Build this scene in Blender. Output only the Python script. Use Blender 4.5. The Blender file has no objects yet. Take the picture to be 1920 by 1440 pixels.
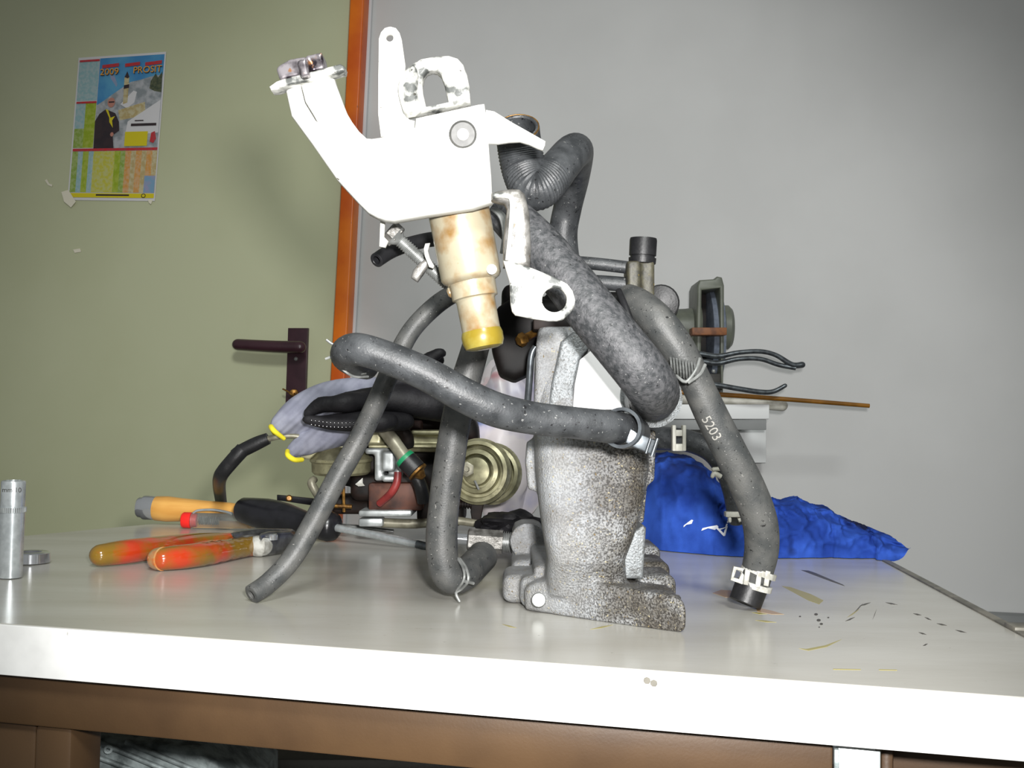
import bpy, bmesh, math, random
from mathutils import Vector, Matrix, noise as mnoise
from mathutils.bvhtree import BVHTree
random.seed(4)
SC = bpy.context.scene
COL = SC.collection
PI = math.pi
F = 2000.0                      # focal length in pixels of the 1920x1440 frame
ZT = 0.85                       # height of the bench top
HC = 0.1185                     # lens height above the bench top
# ---------------------------------------------------------------- camera
pitch, roll = math.atan(70 / F), 0.020
fwd = Vector((0, math.cos(pitch), math.sin(pitch)))
r0 = Vector((1, 0, 0)); u0 = Vector((0, -math.sin(pitch), math.cos(pitch)))
right = r0 * math.cos(roll) + u0 * math.sin(roll)
up = u0 * math.cos(roll) - r0 * math.sin(roll)
EYE = Vector((0, 0, ZT + HC))
cam = bpy.data.objects.new('camera', bpy.data.cameras.new('camera'))
COL.objects.link(cam)
cam.matrix_world = Matrix(((right.x, up.x, -fwd.x, EYE.x), (right.y, up.y, -fwd.y, EYE.y),
                           (right.z, up.z, -fwd.z, EYE.z), (0, 0, 0, 1)))
cam.data.sensor_width = 36; cam.data.lens = F / 1920 * 36; cam.data.clip_start = 0.01
SC.camera = cam
# ---------------------------------------------------------------- world, lamps, exposure
SC.view_settings.view_transform = 'Standard'; SC.view_settings.look = 'None'
SC.view_settings.gamma = 1; SC.view_settings.exposure = 0.0
SC.view_settings.use_curve_mapping = False
wd = bpy.data.worlds.new('room_light'); SC.world = wd; wd.use_nodes = True
wd.node_tree.nodes['Background'].inputs[0].default_value = (0.97, 1.0, 0.98, 1)
wd.node_tree.nodes['Background'].inputs[1].default_value = 0.22


def lamp(name, kind, loc, energy, look=None, **kw):
    l = bpy.data.lights.new(name, kind); l.energy = energy
    for k, v in kw.items(): setattr(l, k, v)
    o = bpy.data.objects.new(name, l); COL.objects.link(o); o.location = loc
    if look is not None:
        o.rotation_euler = (Vector(look) - Vector(loc)).to_track_quat('-Z', 'Y').to_euler()
    return o


flash_at = EYE + right * 0.036 + up * 0.050
lamp('camera_flash', 'SPOT', flash_at, 40.0, EYE + fwd * 2 + right * 0.02 - up * 0.10, spot_size=math.radians(67), spot_blend=0.6,
     shadow_soft_size=0.018, color=(1.0, 0.985, 0.97))
lamp('added_fill_spot', 'SPOT', (0.25, -1.0, 2.25), 150.0, (-0.05, 2.0, 0.80), spot_size=math.radians(54), spot_blend=0.9,
     shadow_soft_size=0.22, color=(0.97, 1.0, 0.97))  # added fill for room light, cone shaped to darken the upper wall corners


# ---------------------------------------------------------------- projection helpers (photo measurements -> metres)
def ray(px, py): return fwd + right * ((px - 960) / F) + up * ((720 - py) / F)
def W(px, py, d): return EYE + ray(px, py) * d
def G(px, py, z=ZT):
    r = ray(px, py); return EYE + r * ((z - EYE.z) / r.z)
def GD(px, py, z=ZT): return (z - EYE.z) / ray(px, py).z
WE = Vector((1, -0.187, 0)).normalized(); WN = Vector((-0.187, -1, 0)).normalized()
WP0 = Vector((-0.456, 2.2, 0))
def WP(px, py, off=0.0):
    r = ray(px, py); t = (WP0 + WN * off - EYE).dot(WN) / r.dot(WN); return EYE + r * t
def S(r, g, b):
    f = lambda c: (c / 255 / 12.92) if c <= 10 else ((c / 255 + 0.055) / 1.055) ** 2.4
    return (f(r), f(g), f(b), 1)


# ---------------------------------------------------------------- materials
def M(name, c1, c2=None, scale=60, rough=.5, metal=0.0, bump=0.0, bscale=None, lo=.4, hi=.6, spk=None, spk2=None,
      stretch=(1, 1, 1), trans=0.0, coat=0.0, spec=0.5, wave=None, detail=5, grain=None, side=None):
    m = bpy.data.materials.new(name); m.use_nodes = True
    nt = m.node_tree; n = nt.nodes; L = nt.links; b = n['Principled BSDF']
    b.inputs['Roughness'].default_value = rough; b.inputs['Metallic'].default_value = metal
    b.inputs['Transmission Weight'].default_value = trans; b.inputs['Coat Weight'].default_value = coat
    b.inputs['Specular IOR Level'].default_value = spec
    tc = n.new('ShaderNodeTexCoord'); mp = n.new('ShaderNodeMapping'); L.new(tc.outputs['Object'], mp.inputs['Vector'])
    mp.inputs['Scale'].default_value = stretch

    def nz(sc, det=detail):
        t = n.new('ShaderNodeTexNoise'); t.inputs['Scale'].default_value = sc; t.inputs['Detail'].default_value = det
        L.new(mp.outputs[0], t.inputs['Vector']); return t.outputs['Fac']

    def ramp(sock, a, c):
        r = n.new('ShaderNodeMapRange'); r.inputs['From Min'].default_value = a; r.inputs['From Max'].default_value = c
        L.new(sock, r.inputs['Value']); return r.outputs[0]

    def mix(fac, A, B):
        x = n.new('ShaderNodeMix'); x.data_type = 'RGBA'; L.new(fac, x.inputs[0])
        for s, v in ((6, A), (7, B)):
            if isinstance(v, tuple): x.inputs[s].default_value = v
            else: L.new(v, x.inputs[s])
        return x.outputs[2]
    col = c1
    if c2 is not None: col = mix(ramp(nz(scale), lo, hi), c1, c2)
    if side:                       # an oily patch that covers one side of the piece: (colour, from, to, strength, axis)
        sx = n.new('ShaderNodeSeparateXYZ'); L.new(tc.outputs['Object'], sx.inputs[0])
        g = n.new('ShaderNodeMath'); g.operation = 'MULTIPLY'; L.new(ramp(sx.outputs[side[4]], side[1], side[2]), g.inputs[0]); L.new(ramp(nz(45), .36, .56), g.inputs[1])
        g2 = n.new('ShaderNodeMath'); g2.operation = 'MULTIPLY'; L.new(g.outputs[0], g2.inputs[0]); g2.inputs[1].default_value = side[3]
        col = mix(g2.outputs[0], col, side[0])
    if grain:                      # (scale, from, to, dark colour, strength)
        g = n.new('ShaderNodeMath'); g.operation = 'MULTIPLY'; L.new(ramp(nz(grain[0], 2), grain[1], grain[2]), g.inputs[0]); g.inputs[1].default_value = grain[4]
        if side:                   # the clean side shows less grain
            cl_ = n.new('ShaderNodeMath'); cl_.operation = 'MULTIPLY_ADD'; L.new(ramp(sx.outputs[side[4]], side[1] - .012, side[2] - .012), cl_.inputs[0])
            cl_.inputs[1].default_value = grain[4] * .8; cl_.inputs[2].default_value = grain[4] * .2; L.new(cl_.outputs[0], g.inputs[1])
        col = mix(g.outputs[0], col, grain[3])
    for sp in (spk, spk2):
        if sp: col = mix(ramp(nz(sp[1], 3), sp[2], sp[2] + .06), col, sp[0])
    if isinstance(col, tuple): b.inputs['Base Color'].default_value = col
    else: L.new(col, b.inputs['Base Color'])
    if bump or wave:
        bp = n.new('ShaderNodeBump'); bp.inputs['Distance'].default_value = 0.001
        if wave:
            wv = n.new('ShaderNodeTexWave'); wv.bands_direction = wave[0]; wv.inputs['Scale'].default_value = wave[1]
            L.new(mp.outputs[0], wv.inputs['Vector']); L.new(wv.outputs['Fac'], bp.inputs['Height']); bp.inputs['Strength'].default_value = wave[2]
        else:
            L.new(nz(bscale or scale * 4), bp.inputs['Height']); bp.inputs['Strength'].default_value = bump
        L.new(bp.outputs[0], b.inputs['Normal'])
    return m


m_wall = M('grey_wall_paint', S(196, 196, 195), S(203, 203, 202), 3, .6)
m_door = M('green_door_paint', S(184, 187, 152), S(191, 194, 161), 2.0, .45)
m_orange = M('orange_frame_paint', S(226, 116, 6), S(196, 80, 2), 6, .4, spk=(S(90, 40, 20), 60, .72))
m_strip = M('pale_strip_paint', S(205, 206, 208), rough=.5)
m_dado = M('grey_dado_paint', S(140, 142, 142), S(128, 130, 130), 8, .6)
m_floor = M('concrete_floor', S(120, 118, 112), S(100, 98, 94), 5, .7)
m_lam = M('grey_white_laminate', S(182, 180, 173), S(166, 163, 154), 6, .22, lo=.35, hi=.7, spk=(S(96, 90, 74), 190, .74), stretch=(1, 3.0, 1), bump=.04, bscale=90)
m_edge = M('white_edge_band', S(238, 238, 236), S(224, 224, 222), 30, .5, spk=(S(170, 168, 160), 240, .74))
m_trimd = M('dark_edge_strip', S(92, 90, 82), S(120, 116, 106), 60, .5)
m_brown = M('brown_steel_paint', S(80, 60, 40), S(70, 52, 35), 14, .45, spk=(S(140, 124, 106), 260, .76), bump=.06, bscale=700, spec=.3)
m_zinc = M('zinc_plate', S(205, 212, 212), S(185, 192, 192), 120, .35, .5)
m_alud = M('dusty_aluminium', S(150, 160, 160), S(84, 92, 92), 60, .6, .35, bump=.4, bscale=350)
m_boardg = M('grey_board', S(120, 118, 114), rough=.7)
m_stain_y = M('yellow_stain', S(150, 140, 80), rough=.3)
m_stain_b = M('black_stain', S(60, 56, 50), rough=.4)
m_stain_o = M('oily_stain', S(168, 140, 104), rough=.2)
# manifold
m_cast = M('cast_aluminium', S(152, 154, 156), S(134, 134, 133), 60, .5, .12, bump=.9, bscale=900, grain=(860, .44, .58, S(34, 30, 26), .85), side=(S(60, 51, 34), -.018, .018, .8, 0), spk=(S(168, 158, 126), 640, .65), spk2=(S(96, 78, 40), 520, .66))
m_castl = M('clean_cast_aluminium', S(132, 136, 138), S(112, 115, 116), 80, .45, .35, bump=.6, bscale=800, grain=(700, .5, .66, S(70, 68, 64), .6))
m_pad = M('near_white_face', S(235, 235, 235), rough=.6)
m_rub = M('dusty_grey_rubber', S(66, 68, 70), S(40, 42, 44), 100, .46, lo=.35, hi=.65, spk=(S(126, 126, 124), 600, .67), spk2=(S(18, 18, 20), 420, .645), bump=.2, bscale=900)
m_rubl = M('pale_dusty_rubber', S(84, 84, 82), S(58, 60, 60), 75, .48, lo=.35, hi=.65, spk=(S(140, 138, 134), 600, .675), spk2=(S(22, 22, 22), 420, .65), bump=.2, bscale=900)
m_rubm = M('mottled_rubber', S(80, 80, 82), S(46, 48, 50), 330, .55, lo=.36, hi=.62, spk=(S(126, 126, 124), 700, .68), spk2=(S(22, 22, 24), 420, .65), bump=.4, bscale=900)
m_blk = M('black_rubber', S(28, 28, 30), S(18, 18, 20), 80, .45, bump=.15, bscale=600)
m_blkp = M('black_plastic', S(8, 7, 7), S(14, 10, 9), 60, .6, spec=.2)
m_white = M('chipped_white_paint', S(216, 216, 210), S(196, 195, 186), 45, .55, lo=.45, hi=.75, spk=(S(84, 80, 64), 300, .70), bump=.1, bscale=300)
m_whitew = M('worn_grey_white_paint', S(206, 206, 200), S(76, 78, 76), 110, .45, .1, lo=.48, hi=.62, spk=(S(50, 48, 40), 300, .67), bump=.3, bscale=350)
m_alloy = M('tarnished_alloy', S(136, 134, 130), S(92, 90, 86), 150, .4, .4, spk=(S(80, 66, 44), 220, .68), bump=.3, bscale=400)
m_sol = M('amber_stained_resin', S(158, 150, 128), S(132, 100, 54), 60, .38, .1, lo=.48, hi=.66, spk=(S(120, 76, 30), 90, .70), coat=.3, bump=.08, bscale=200)
m_solt = M('yellow_resin_tip', S(150, 140, 70), S(126, 108, 30), 60, .3, coat=.4)
m_steel = M('bright_steel', S(208, 214, 216), S(190, 196, 198), 200, .24, .68)
m_steelw = M('zinc_steel', S(150, 152, 150), S(120, 122, 120), 150, .4, .4)
m_chrome = M('chrome', S(205, 208, 212), rough=.12, metal=.85)
m_darkst = M('blued_steel', S(104, 110, 114), S(80, 84, 88), 120, .3, .7)
m_bracketr = M('chrome_rusty_block', S(170, 164, 168), S(44, 38, 44), 110, .25, .7, spk=(S(170, 120, 80), 150, .62))
m_wcl = M('white_clamp_steel', S(190, 190, 184), S(150, 148, 140), 160, .4, .1)
m_yel = M('yellow_grey_resin', S(74, 71, 56), S(54, 52, 44), 200, .5, spk=(S(130, 108, 26), 240, .66), bump=.2, bscale=500)
m_brass = M('tarnished_brass', S(150, 110, 50), S(90, 62, 30), 160, .4, .7)
m_gap = M('gap_shade_black', S(18, 18, 18), rough=.8)
# carburettor
m_oliv = M('olive_zinc', S(168, 164, 132), S(132, 128, 100), 90, .38, .45, spk=(S(90, 84, 60), 200, .68))
m_carbs = M('light_cast_zinc', S(186, 190, 190), S(150, 154, 154), 90, .4, .5)
m_carbd = M('black_metal_and_shade', S(16, 14, 13), S(32, 22, 18), 60, .6, spec=.25)
m_rust = M('rusty_brown_metal', S(96, 56, 40), S(60, 38, 32), 55, .55, .2)
m_redh = M('dark_red_hose', S(140, 50, 48), S(110, 36, 38), 60, .45)
m_green = M('green_ring', S(20, 130, 84), rough=.4)
m_gpipe = M('grey_pipe', S(150, 146, 128), S(120, 116, 100), 80, .4, .3)
# tools, cloth
m_wood = M('varnished_beech', S(222, 168, 88), S(206, 148, 70), 14, .32, stretch=(1, 8, 8), spk=(S(120, 76, 40), 130, .74), coat=.3)
m_redp = M('red_plastic', S(236, 40, 34), rough=.35)
m_clear = M('clear_plastic', S(232, 236, 232), rough=.08, trans=.9)
m_blkh = M('black_tool_plastic', S(30, 30, 34), S(22, 22, 25), 60, .28)
m_ph = M('orange_red_grip', S(176, 54, 24), S(122, 92, 26), 26, .16, lo=.42, hi=.58, coat=.7)
m_phc = M('pale_orange_grip_end', S(186, 104, 44), S(168, 140, 96), 120, .2, coat=.6)
m_plst = M('dark_polished_steel', S(150, 150, 150), S(110, 110, 110), 90, .2, .9)
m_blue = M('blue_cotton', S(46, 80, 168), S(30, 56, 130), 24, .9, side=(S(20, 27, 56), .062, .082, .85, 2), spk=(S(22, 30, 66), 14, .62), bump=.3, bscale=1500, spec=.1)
m_knit = M('grey_knit', S(150, 152, 168), S(130, 132, 148), 60, .9, wave=('DIAGONAL', 75, .5), stretch=(1, .25, -1))
m_ycuff = M('yellow_hem', S(226, 212, 40), rough=.8)
m_gblk = M('black_latex', S(32, 31, 34), S(22, 21, 24), 60, .6, bump=.3, bscale=400, spec=.3)
m_bag = M('printed_plastic_bag', S(214, 206, 208), S(176, 172, 196), 16, .35, lo=.45, hi=.6, spk=(S(176, 96, 104), 14, .58), spk2=(S(84, 116, 170), 18, .6))
m_letter = M('white_print', S(226, 230, 236), rough=.8)
# shelf
m_shelf = M('white_shelf_board', S(224, 226, 226), rough=.5)
m_tubew = M('dusty_white_tube', S(196, 194, 184), S(170, 168, 156), 60, .5)
m_amber = M('amber_rod', S(140, 94, 28), S(112, 74, 20), 30, .3)
m_ggreen = M('grey_green_housing', S(104, 108, 96), S(92, 96, 86), 40, .45)
m_gdark = M('dark_housing', S(44, 42, 40), S(56, 54, 50), 40, .5)
m_wheel = M('grinding_wheel_stone', S(112, 120, 134), S(96, 104, 118), 120, .8)
m_rusty = M('rusty_rest', S(134, 84, 48), S(100, 60, 36), 60, .6)
m_hand = M('dark_brown_handle', S(62, 36, 44), S(52, 28, 36), 20, .35)
m_tape = M('yellowed_tape', S(226, 220, 200), rough=.35)

m_num = M('faded_grey_print', S(150, 148, 142), rough=.6)
m_washer = M('dull_grey_washer', S(84, 84, 82), S(66, 66, 64), 200, .5)

# ---------------------------------------------------------------- object helpers
ORG = {}
bench = None


def tag(o, label=None, cat=None, group=None, kind=None):
    if label: o['label'] = label
    if cat: o['category'] = cat
    if group: o['group'] = group
    if kind: o['kind'] = kind
    return o


def thing(name, label, cat, loc, group=None):
    o = bpy.data.objects.new(name, None); COL.objects.link(o); o.location = loc; o.empty_display_size = .02
    ORG[o] = Vector(loc); return tag(o, label, cat, group)


def mk(name, bm, mat, parent=None, smooth=True, angle=38, label=None, cat=None, group=None, kind=None, recalc=True):
    if recalc: bmesh.ops.recalc_face_normals(bm, faces=bm.faces[:])
    if kind != 'structure' and parent is not bench and (parent is None or parent.parent is not bench):
        for v in bm.verts:                      # nothing may sink into the bench top
            if ZT - .004 < v.co.z < ZT + .0003 and v.co.y < 1.22: v.co.z = ZT + .0003
    if parent is not None: org = ORG[parent]
    else:
        xs = [v.co for v in bm.verts]
        org = Vector(((min(v.x for v in xs) + max(v.x for v in xs)) / 2, (min(v.y for v in xs) + max(v.y for v in xs)) / 2, min(v.z for v in xs)))
    for v in bm.verts: v.co -= org
    me = bpy.data.meshes.new(name); bm.to_mesh(me); bm.free()
    if smooth:
        me.polygons.foreach_set('use_smooth', [True] * len(me.polygons)); me.set_sharp_from_angle(angle=math.radians(angle))
    me.materials.append(mat)
    o = bpy.data.objects.new(name, me); COL.objects.link(o)
    if parent is not None: o.parent = parent
    else: o.location = org
    ORG[o] = org
    return tag(o, label, cat, group, kind)


def crom(P, k, closed=False):
    n = len(P); out = []
    for i in range(n if closed else n - 1):
        if closed: a, b, c, d = P[i - 1], P[i], P[(i + 1) % n], P[(i + 2) % n]
        else: a, b, c, d = P[max(i - 1, 0)], P[i], P[i + 1], P[min(i + 2, n - 1)]
        for j in range(k):
            t = j / k
            out.append(tuple(.5 * (2 * q + (r - p) * t + (2 * p - 5 * q + 4 * r - s) * t * t + (3 * q - p - 3 * r + s) * t ** 3)
                             for p, q, r, s in zip(a, b, c, d)))
    if not closed: out.append(tuple(P[-1]))
    return out


def sweep(pts, n=18, k=8, c0='flat', c1='flat', flat=1.0, flatdir=None, ripple=None, bore=.58):
    """pts: (x,y,z,r) in metres"""
    P = crom(pts, k) if k > 1 else [tuple(p) for p in pts]
    if ripple:
        m = len(P); P = [(x, y, z, r * (1 + ripple[2] * math.sin(i * ripple[3])) if ripple[0] <= i / m <= ripple[1] else r) for i, (x, y, z, r) in enumerate(P)]
    C = [Vector(p[:3]) for p in P]; R = [p[3] for p in P]; m = len(C)
    T = [(C[min(i + 1, m - 1)] - C[max(i - 1, 0)]).normalized() for i in range(m)]
    ref = Vector(flatdir) if flatdir is not None else Vector((0, 0, 1))
    if abs(T[0].dot(ref)) > .95 and flatdir is None: ref = Vector((1, 0, 0))
    nrm = (ref - T[0] * ref.dot(T[0])).normalized()
    bm = bmesh.new(); rings = []

    def ring(c, t, nn, r):
        b = t.cross(nn)
        return [bm.verts.new(c + nn * (math.cos(a) * r * flat) + b * (math.sin(a) * r)) for a in (2 * PI * j / n for j in range(n))]
    N = []
    for i in range(m):
        if flatdir is not None: nrm = (ref - T[i] * ref.dot(T[i])).normalized()
        else: nrm = (nrm - T[i] * nrm.dot(T[i])).normalized()
        N.append(nrm.copy())

    def cap(end):
        i = 0 if end == 0 else m - 1; s = -1 if end == 0 else 1; kind = c0 if end == 0 else c1
        c, t, nn, r = C[i], T[i], N[i], R[i]
        if kind == 'round':
            return [(c + t * s * r * math.sin(a), t, nn, r * math.cos(a)) for a in (.35, .7, 1.0, 1.25, 1.45)]
        if kind == 'open':
            return [(c + t * s * r * .05, t, nn, r * .93), (c + t * s * r * .05, t, nn, r * (bore + .04)), (c, t, nn, r * bore), (c - t * s * r * 2.2, t, nn, r * bore)]
        return []
    seq = [x for x in reversed(cap(0))] + [(C[i], T[i], N[i], R[i]) for i in range(m)] + cap(1)
    rings = [ring(*x) for x in seq]
    for a, b in zip(rings, rings[1:]):
        for j in range(n): bm.faces.new((a[j], a[(j + 1) % n], b[(j + 1) % n], b[j]))
    bm.faces.new(rings[0]); bm.faces.new(rings[-1])
    return bm


def tube(pts, **kw):
    """pts: (px,py,depth,r_px)"""
    return sweep([(*W(x, y, d), r * d / F) for x, y, d, r in pts], **kw)


def tubeT(pts, **kw):
    """lies on the bench top: (px,py,r_px)"""
    out = []
    for x, y, r in pts:
        d = GD(x, y + r); out.append((*W(x, y, d), r * d / F))
    return sweep(out, **kw)


def lathe(A, B, prof, n=32, closed=True):
    """prof: (distance along A->B in metres, radius)"""
    A = Vector(A); t = (Vector(B) - A).normalized(); ref = Vector((0, 0, 1)) if abs(t.z) < .9 else Vector((0, 1, 0))
    u = (ref - t * ref.dot(t)).normalized(); v = t.cross(u); bm = bmesh.new(); rings = []
    for s, r in prof:
        rings.append([bm.verts.new(A + t * s + u * (math.cos(2 * PI * j / n) * r) + v * (math.sin(2 * PI * j / n) * r)) for j in range(n)])
    for a, b in zip(rings, rings[1:]):
        for j in range(n): bm.faces.new((a[j], a[(j + 1) % n], b[(j + 1) % n], b[j]))
    if closed: bm.faces.new(rings[0]); bm.faces.new(rings[-1])
    return bm


def lathe_px(x0, y0, x1, y1, d0, d1, prof, n=32):
    """prof: (px along the axis, r_px)"""
    A, B = W(x0, y0, d0), W(x1, y1, d1); Lp = math.hypot(x1 - x0, y1 - y0); k = (B - A).length / Lp; dm = (d0 + d1) / 2
    return lathe(A, B, [(s * k, r * dm / F) for s, r in prof], n)


def plate(outline, fmap, vec, holes=(), bev=0.0, sm=0, dref=None):
    """flat sheet: outline and holes in px, fmap(px,py)->front point, vec = thickness vector"""
    vec = Vector(vec); d = dref or (fmap(*outline[0]) - EYE).dot(fwd); thp = max(vec.length * F / d, .4); bp = min(bev * F / d, thp * .49)
    cu = bpy.data.curves.new('c', 'CURVE'); cu.dimensions = '2D'; cu.fill_mode = 'BOTH'
    cu.extrude = thp / 2 - bp; cu.bevel_depth = bp; cu.bevel_resolution = 2; cu.offset = -bp
    for P in [outline] + list(holes):
        if sm: P = crom(P, sm, True)
        s = cu.splines.new('POLY'); s.points.add(len(P) - 1); s.use_cyclic_u = True
        for q, p in zip(s.points, P): q.co = (p[0] - 960, 720 - p[1], 0, 1)
    ob = bpy.data.objects.new('c', cu); me = bpy.data.meshes.new_from_object(ob)
    bm = bmesh.new(); bm.from_mesh(me); bpy.data.objects.remove(ob); bpy.data.meshes.remove(me); bpy.data.curves.remove(cu)
    bmesh.ops.remove_doubles(bm, verts=bm.verts[:], dist=1e-3)
    for v in bm.verts: v.co = fmap(v.co.x + 960, 720 - v.co.y) + vec * ((v.co.z + thp / 2) / thp)
    return bm


def circ(x, y, r, n=24, ry=None): return [(x + r * math.cos(2 * PI * i / n), y + (ry or r) * math.sin(2 * PI * i / n)) for i in range(n)]
def at(d, ax=0, ay=0, x0=0, y0=0): return lambda px, py: W(px, py, d + ax * (px - x0) + ay * (py - y0))


def pbox(x0, y0, x1, y1, d, depth, bev=.001, seg=2, dr=None):
    """box whose front face covers the px rectangle at depth d (dr = depth at its right side)"""
    bm = bmesh.new(); dr = dr or d; Y = Vector((0, depth, 0)); v = []
    for x, y, q in ((x0, y0, d), (x1, y0, dr), (x1, y1, dr), (x0, y1, d)):
        p = W(x, y, q); v += [bm.verts.new(p), bm.verts.new(p + Y)]
    for f in ((0, 2, 4, 6), (1, 3, 5, 7), (0, 1, 3, 2), (2, 3, 5, 4), (4, 5, 7, 6), (6, 7, 1, 0)): bm.faces.new([v[i] for i in f])
    bmesh.ops.recalc_face_normals(bm, faces=bm.faces[:])
    if bev: bmesh.ops.bevel(bm, geom=bm.edges[:], offset=bev, segments=seg, affect='EDGES', profile=.5)
    return bm


def prism(poly, z0, z1, bev=0):
    bm = bmesh.new(); a = [bm.verts.new((p[0], p[1], z0)) for p in poly]; b = [bm.verts.new((p[0], p[1], z1)) for p in poly]; n = len(poly)
    bm.faces.new(a); bm.faces.new(b)
    for i in range(n): bm.faces.new((a[i], a[(i + 1) % n], b[(i + 1) % n], b[i]))
    bmesh.ops.recalc_face_normals(bm, faces=bm.faces[:])
    if bev: bmesh.ops.bevel(bm, geom=bm.edges[:], offset=bev, segments=2, affect='EDGES', profile=.5)
    return bm


def join(*bms):
    out = bmesh.new()
    for b in bms:
        bmesh.ops.recalc_face_normals(b, faces=b.faces[:])
        me = bpy.data.meshes.new('t'); b.to_mesh(me); b.free(); out.from_mesh(me); bpy.data.meshes.remove(me)
    return out


def fuse(bms, voxel, it=4, fac=.5):
    b = join(*bms); me = bpy.data.meshes.new('t'); b.to_mesh(me); b.free()
    o = bpy.data.objects.new('t', me); COL.objects.link(o)
    r = o.modifiers.new('r', 'REMESH'); r.mode = 'VOXEL'; r.voxel_size = voxel
    if it: s = o.modifiers.new('s', 'SMOOTH'); s.iterations = it; s.factor = fac
    dg = bpy.context.evaluated_depsgraph_get(); dg.update()
    m2 = bpy.data.meshes.new_from_object(o.evaluated_get(dg)); bm = bmesh.new(); bm.from_mesh(m2)
    bpy.data.objects.remove(o); bpy.data.meshes.remove(me); bpy.data.meshes.remove(m2)
    return bm


def loft(rings, n=28, p=3.0):
    """rings: (py, x_left, x_right, depth_front, thickness): superellipse sections"""
    bm = bmesh.new(); R = []
    for y, xl, xr, d, th in rings:
        c = (W(xl, y, d) + W(xr, y, d)) / 2; hw = (xr - xl) / 2 * d / F; ring = []
        for j in range(n):
            a = 2 * PI * j / n; ca, sa = math.cos(a), math.sin(a)
            ring.append(bm.verts.new(c + right * (hw * math.copysign(abs(ca) ** (2 / p), ca)) + Vector((0, th / 2 + th / 2 * math.copysign(abs(sa) ** (2 / p), sa), 0))))
        R.append(ring)
    for a, b in zip(R, R[1:]):
        for j in range(n): bm.faces.new((a[j], a[(j + 1) % n], b[(j + 1) % n], b[j]))
    bm.faces.new(R[0]); bm.faces.new(R[-1])
    return bm


def text_bm(body, size):
    cu = bpy.data.curves.new('t', 'FONT'); cu.body = body; cu.size = size; cu.align_x = 'CENTER'; cu.align_y = 'CENTER'; cu.resolution_u = 3
    ob = bpy.data.objects.new('t', cu); me = bpy.data.meshes.new_from_object(ob); bm = bmesh.new(); bm.from_mesh(me)
    bpy.data.objects.remove(ob); bpy.data.meshes.remove(me); bpy.data.curves.remove(cu); return bm


def bvh_of(o):
    bm = bmesh.new(); bm.from_mesh(o.data)
    for v in bm.verts: v.co += ORG[o]
    t = BVHTree.FromBMesh(bm); bm.free(); return t


def drape(bm, x, y, ang, tree, sub=0, lift=.0004, sx=1.0):
    """print lying on a surface: 2-D shape in px, turned by ang, dropped onto the surface along the sight line"""
    if sub: bmesh.ops.subdivide_edges(bm, edges=bm.edges[:], cuts=sub, use_grid_fill=True)
    c, s = math.cos(ang), math.sin(ang); dead = []
    for v in bm.verts:
        px = x + (v.co.x * sx * c + v.co.y * s); py = y + (v.co.x * sx * s - v.co.y * c)
        r = ray(px, py).normalized(); h = tree.ray_cast(EYE, r)
        if h[0] is None: dead.append(v)
        else: v.co = h[0] + h[1] * lift if h[1].dot(r) < 0 else h[0] - h[1] * lift
    if dead: bmesh.ops.delete(bm, geom=dead, context='VERTS')
    return bm


def flat_poly(pts):
    bm = bmesh.new(); bm.faces.new([bm.verts.new((*p, 0)) for p in pts]); return bm


YV = Vector((0, 1, 0))
# ================================================================ SETTING
def wall_poly(pts, off, thick, bev=0): return plate(pts, lambda x, y: WP(x, y, off), -WN * thick, bev=bev)


def slab(c0, c1, z0, z1, off, th):      # piece of the back wall between two distances along it
    a = WP0 + WE * c0 + WN * off; b = WP0 + WE * c1 + WN * off
    return prism([a, b, b - WN * th, a - WN * th], z0, z1)


mk('wall_back', slab(-2.6, 3.4, 0, 2.9, 0, .12), m_wall, kind='structure', smooth=False)
mk('floor', prism([(-3.2, -1.5), (3.4, -1.5), (3.4, 3.2), (-3.2, 3.2)], -.05, 0), m_floor, kind='structure', smooth=False)
door = mk('door_1', wall_poly([(-420, -320), (672, -320), (655, 0), (637, 370), (618, 713), (570, 1640), (-420, 1600)], .030, .028), m_door, kind='structure', smooth=False)
mk('trim_1', wall_poly([(673, -320), (699, -320), (682, 0), (666, 317), (646, 713), (598, 1640), (571, 1640), (619, 713), (638, 370), (656, 0)], .045, .043, .003), m_orange, kind='structure')
mk('trim_2', wall_poly([(700, -320), (717, -320), (697, 0), (681, 340), (661, 713), (613, 1640), (599, 1640), (647, 713), (667, 317), (683, 0)], .012, .011, .002), m_strip, kind='structure')
zc = WP(1890, 1148).z
mk('trim_3', slab(.9, 3.4, 0, zc, .04, .038), m_dado, kind='structure', smooth=False)
# door furniture
def dp(pts, off, th, bev=0): return wall_poly(pts, .030 + off, th, bev)
bp_ = mk('handle_plate', dp([(540, 615), (577, 615), (571, 790), (534, 790)], .009, .009, .001), m_hand, door)
mk('door_lever', fuse([sweep([(*WP(558, 650, .05), .011), (*WP(558, 650, .085), .011)], k=2, c0='flat', c1='round'),
                       sweep([(*WP(562, 651, .085), .0125), (*WP(520, 650, .088), .0122), (*WP(480, 648, .088), .0118), (*WP(446, 646, .084), .0115)], c0='round', c1='round')], .002, 3), m_hand, door)
mk('plate_screw', lathe(WP(555, 673, .036), WP(555, 673, .06), [(0, .004), (.0045, .004), (.006, .002)], 14), m_steelw, door)
mk('lock_cylinder', lathe(WP(551, 737, .036), WP(551, 737, .06), [(0, .0085), (.007, .0085), (.008, .007)], 18), m_brass, door)
mk('door_key', join(plate(circ(552, 756, 7, 16), lambda x, y: WP(x, y, .056), -WN * .002, sm=0), sweep([(*WP(552, 737, .04), .002), (*WP(551, 744, .06), .002), (*WP(541, 735, .062), .0017), (*WP(530, 729, .062), .0015)], n=8, k=3)), m_brass, door)
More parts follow.
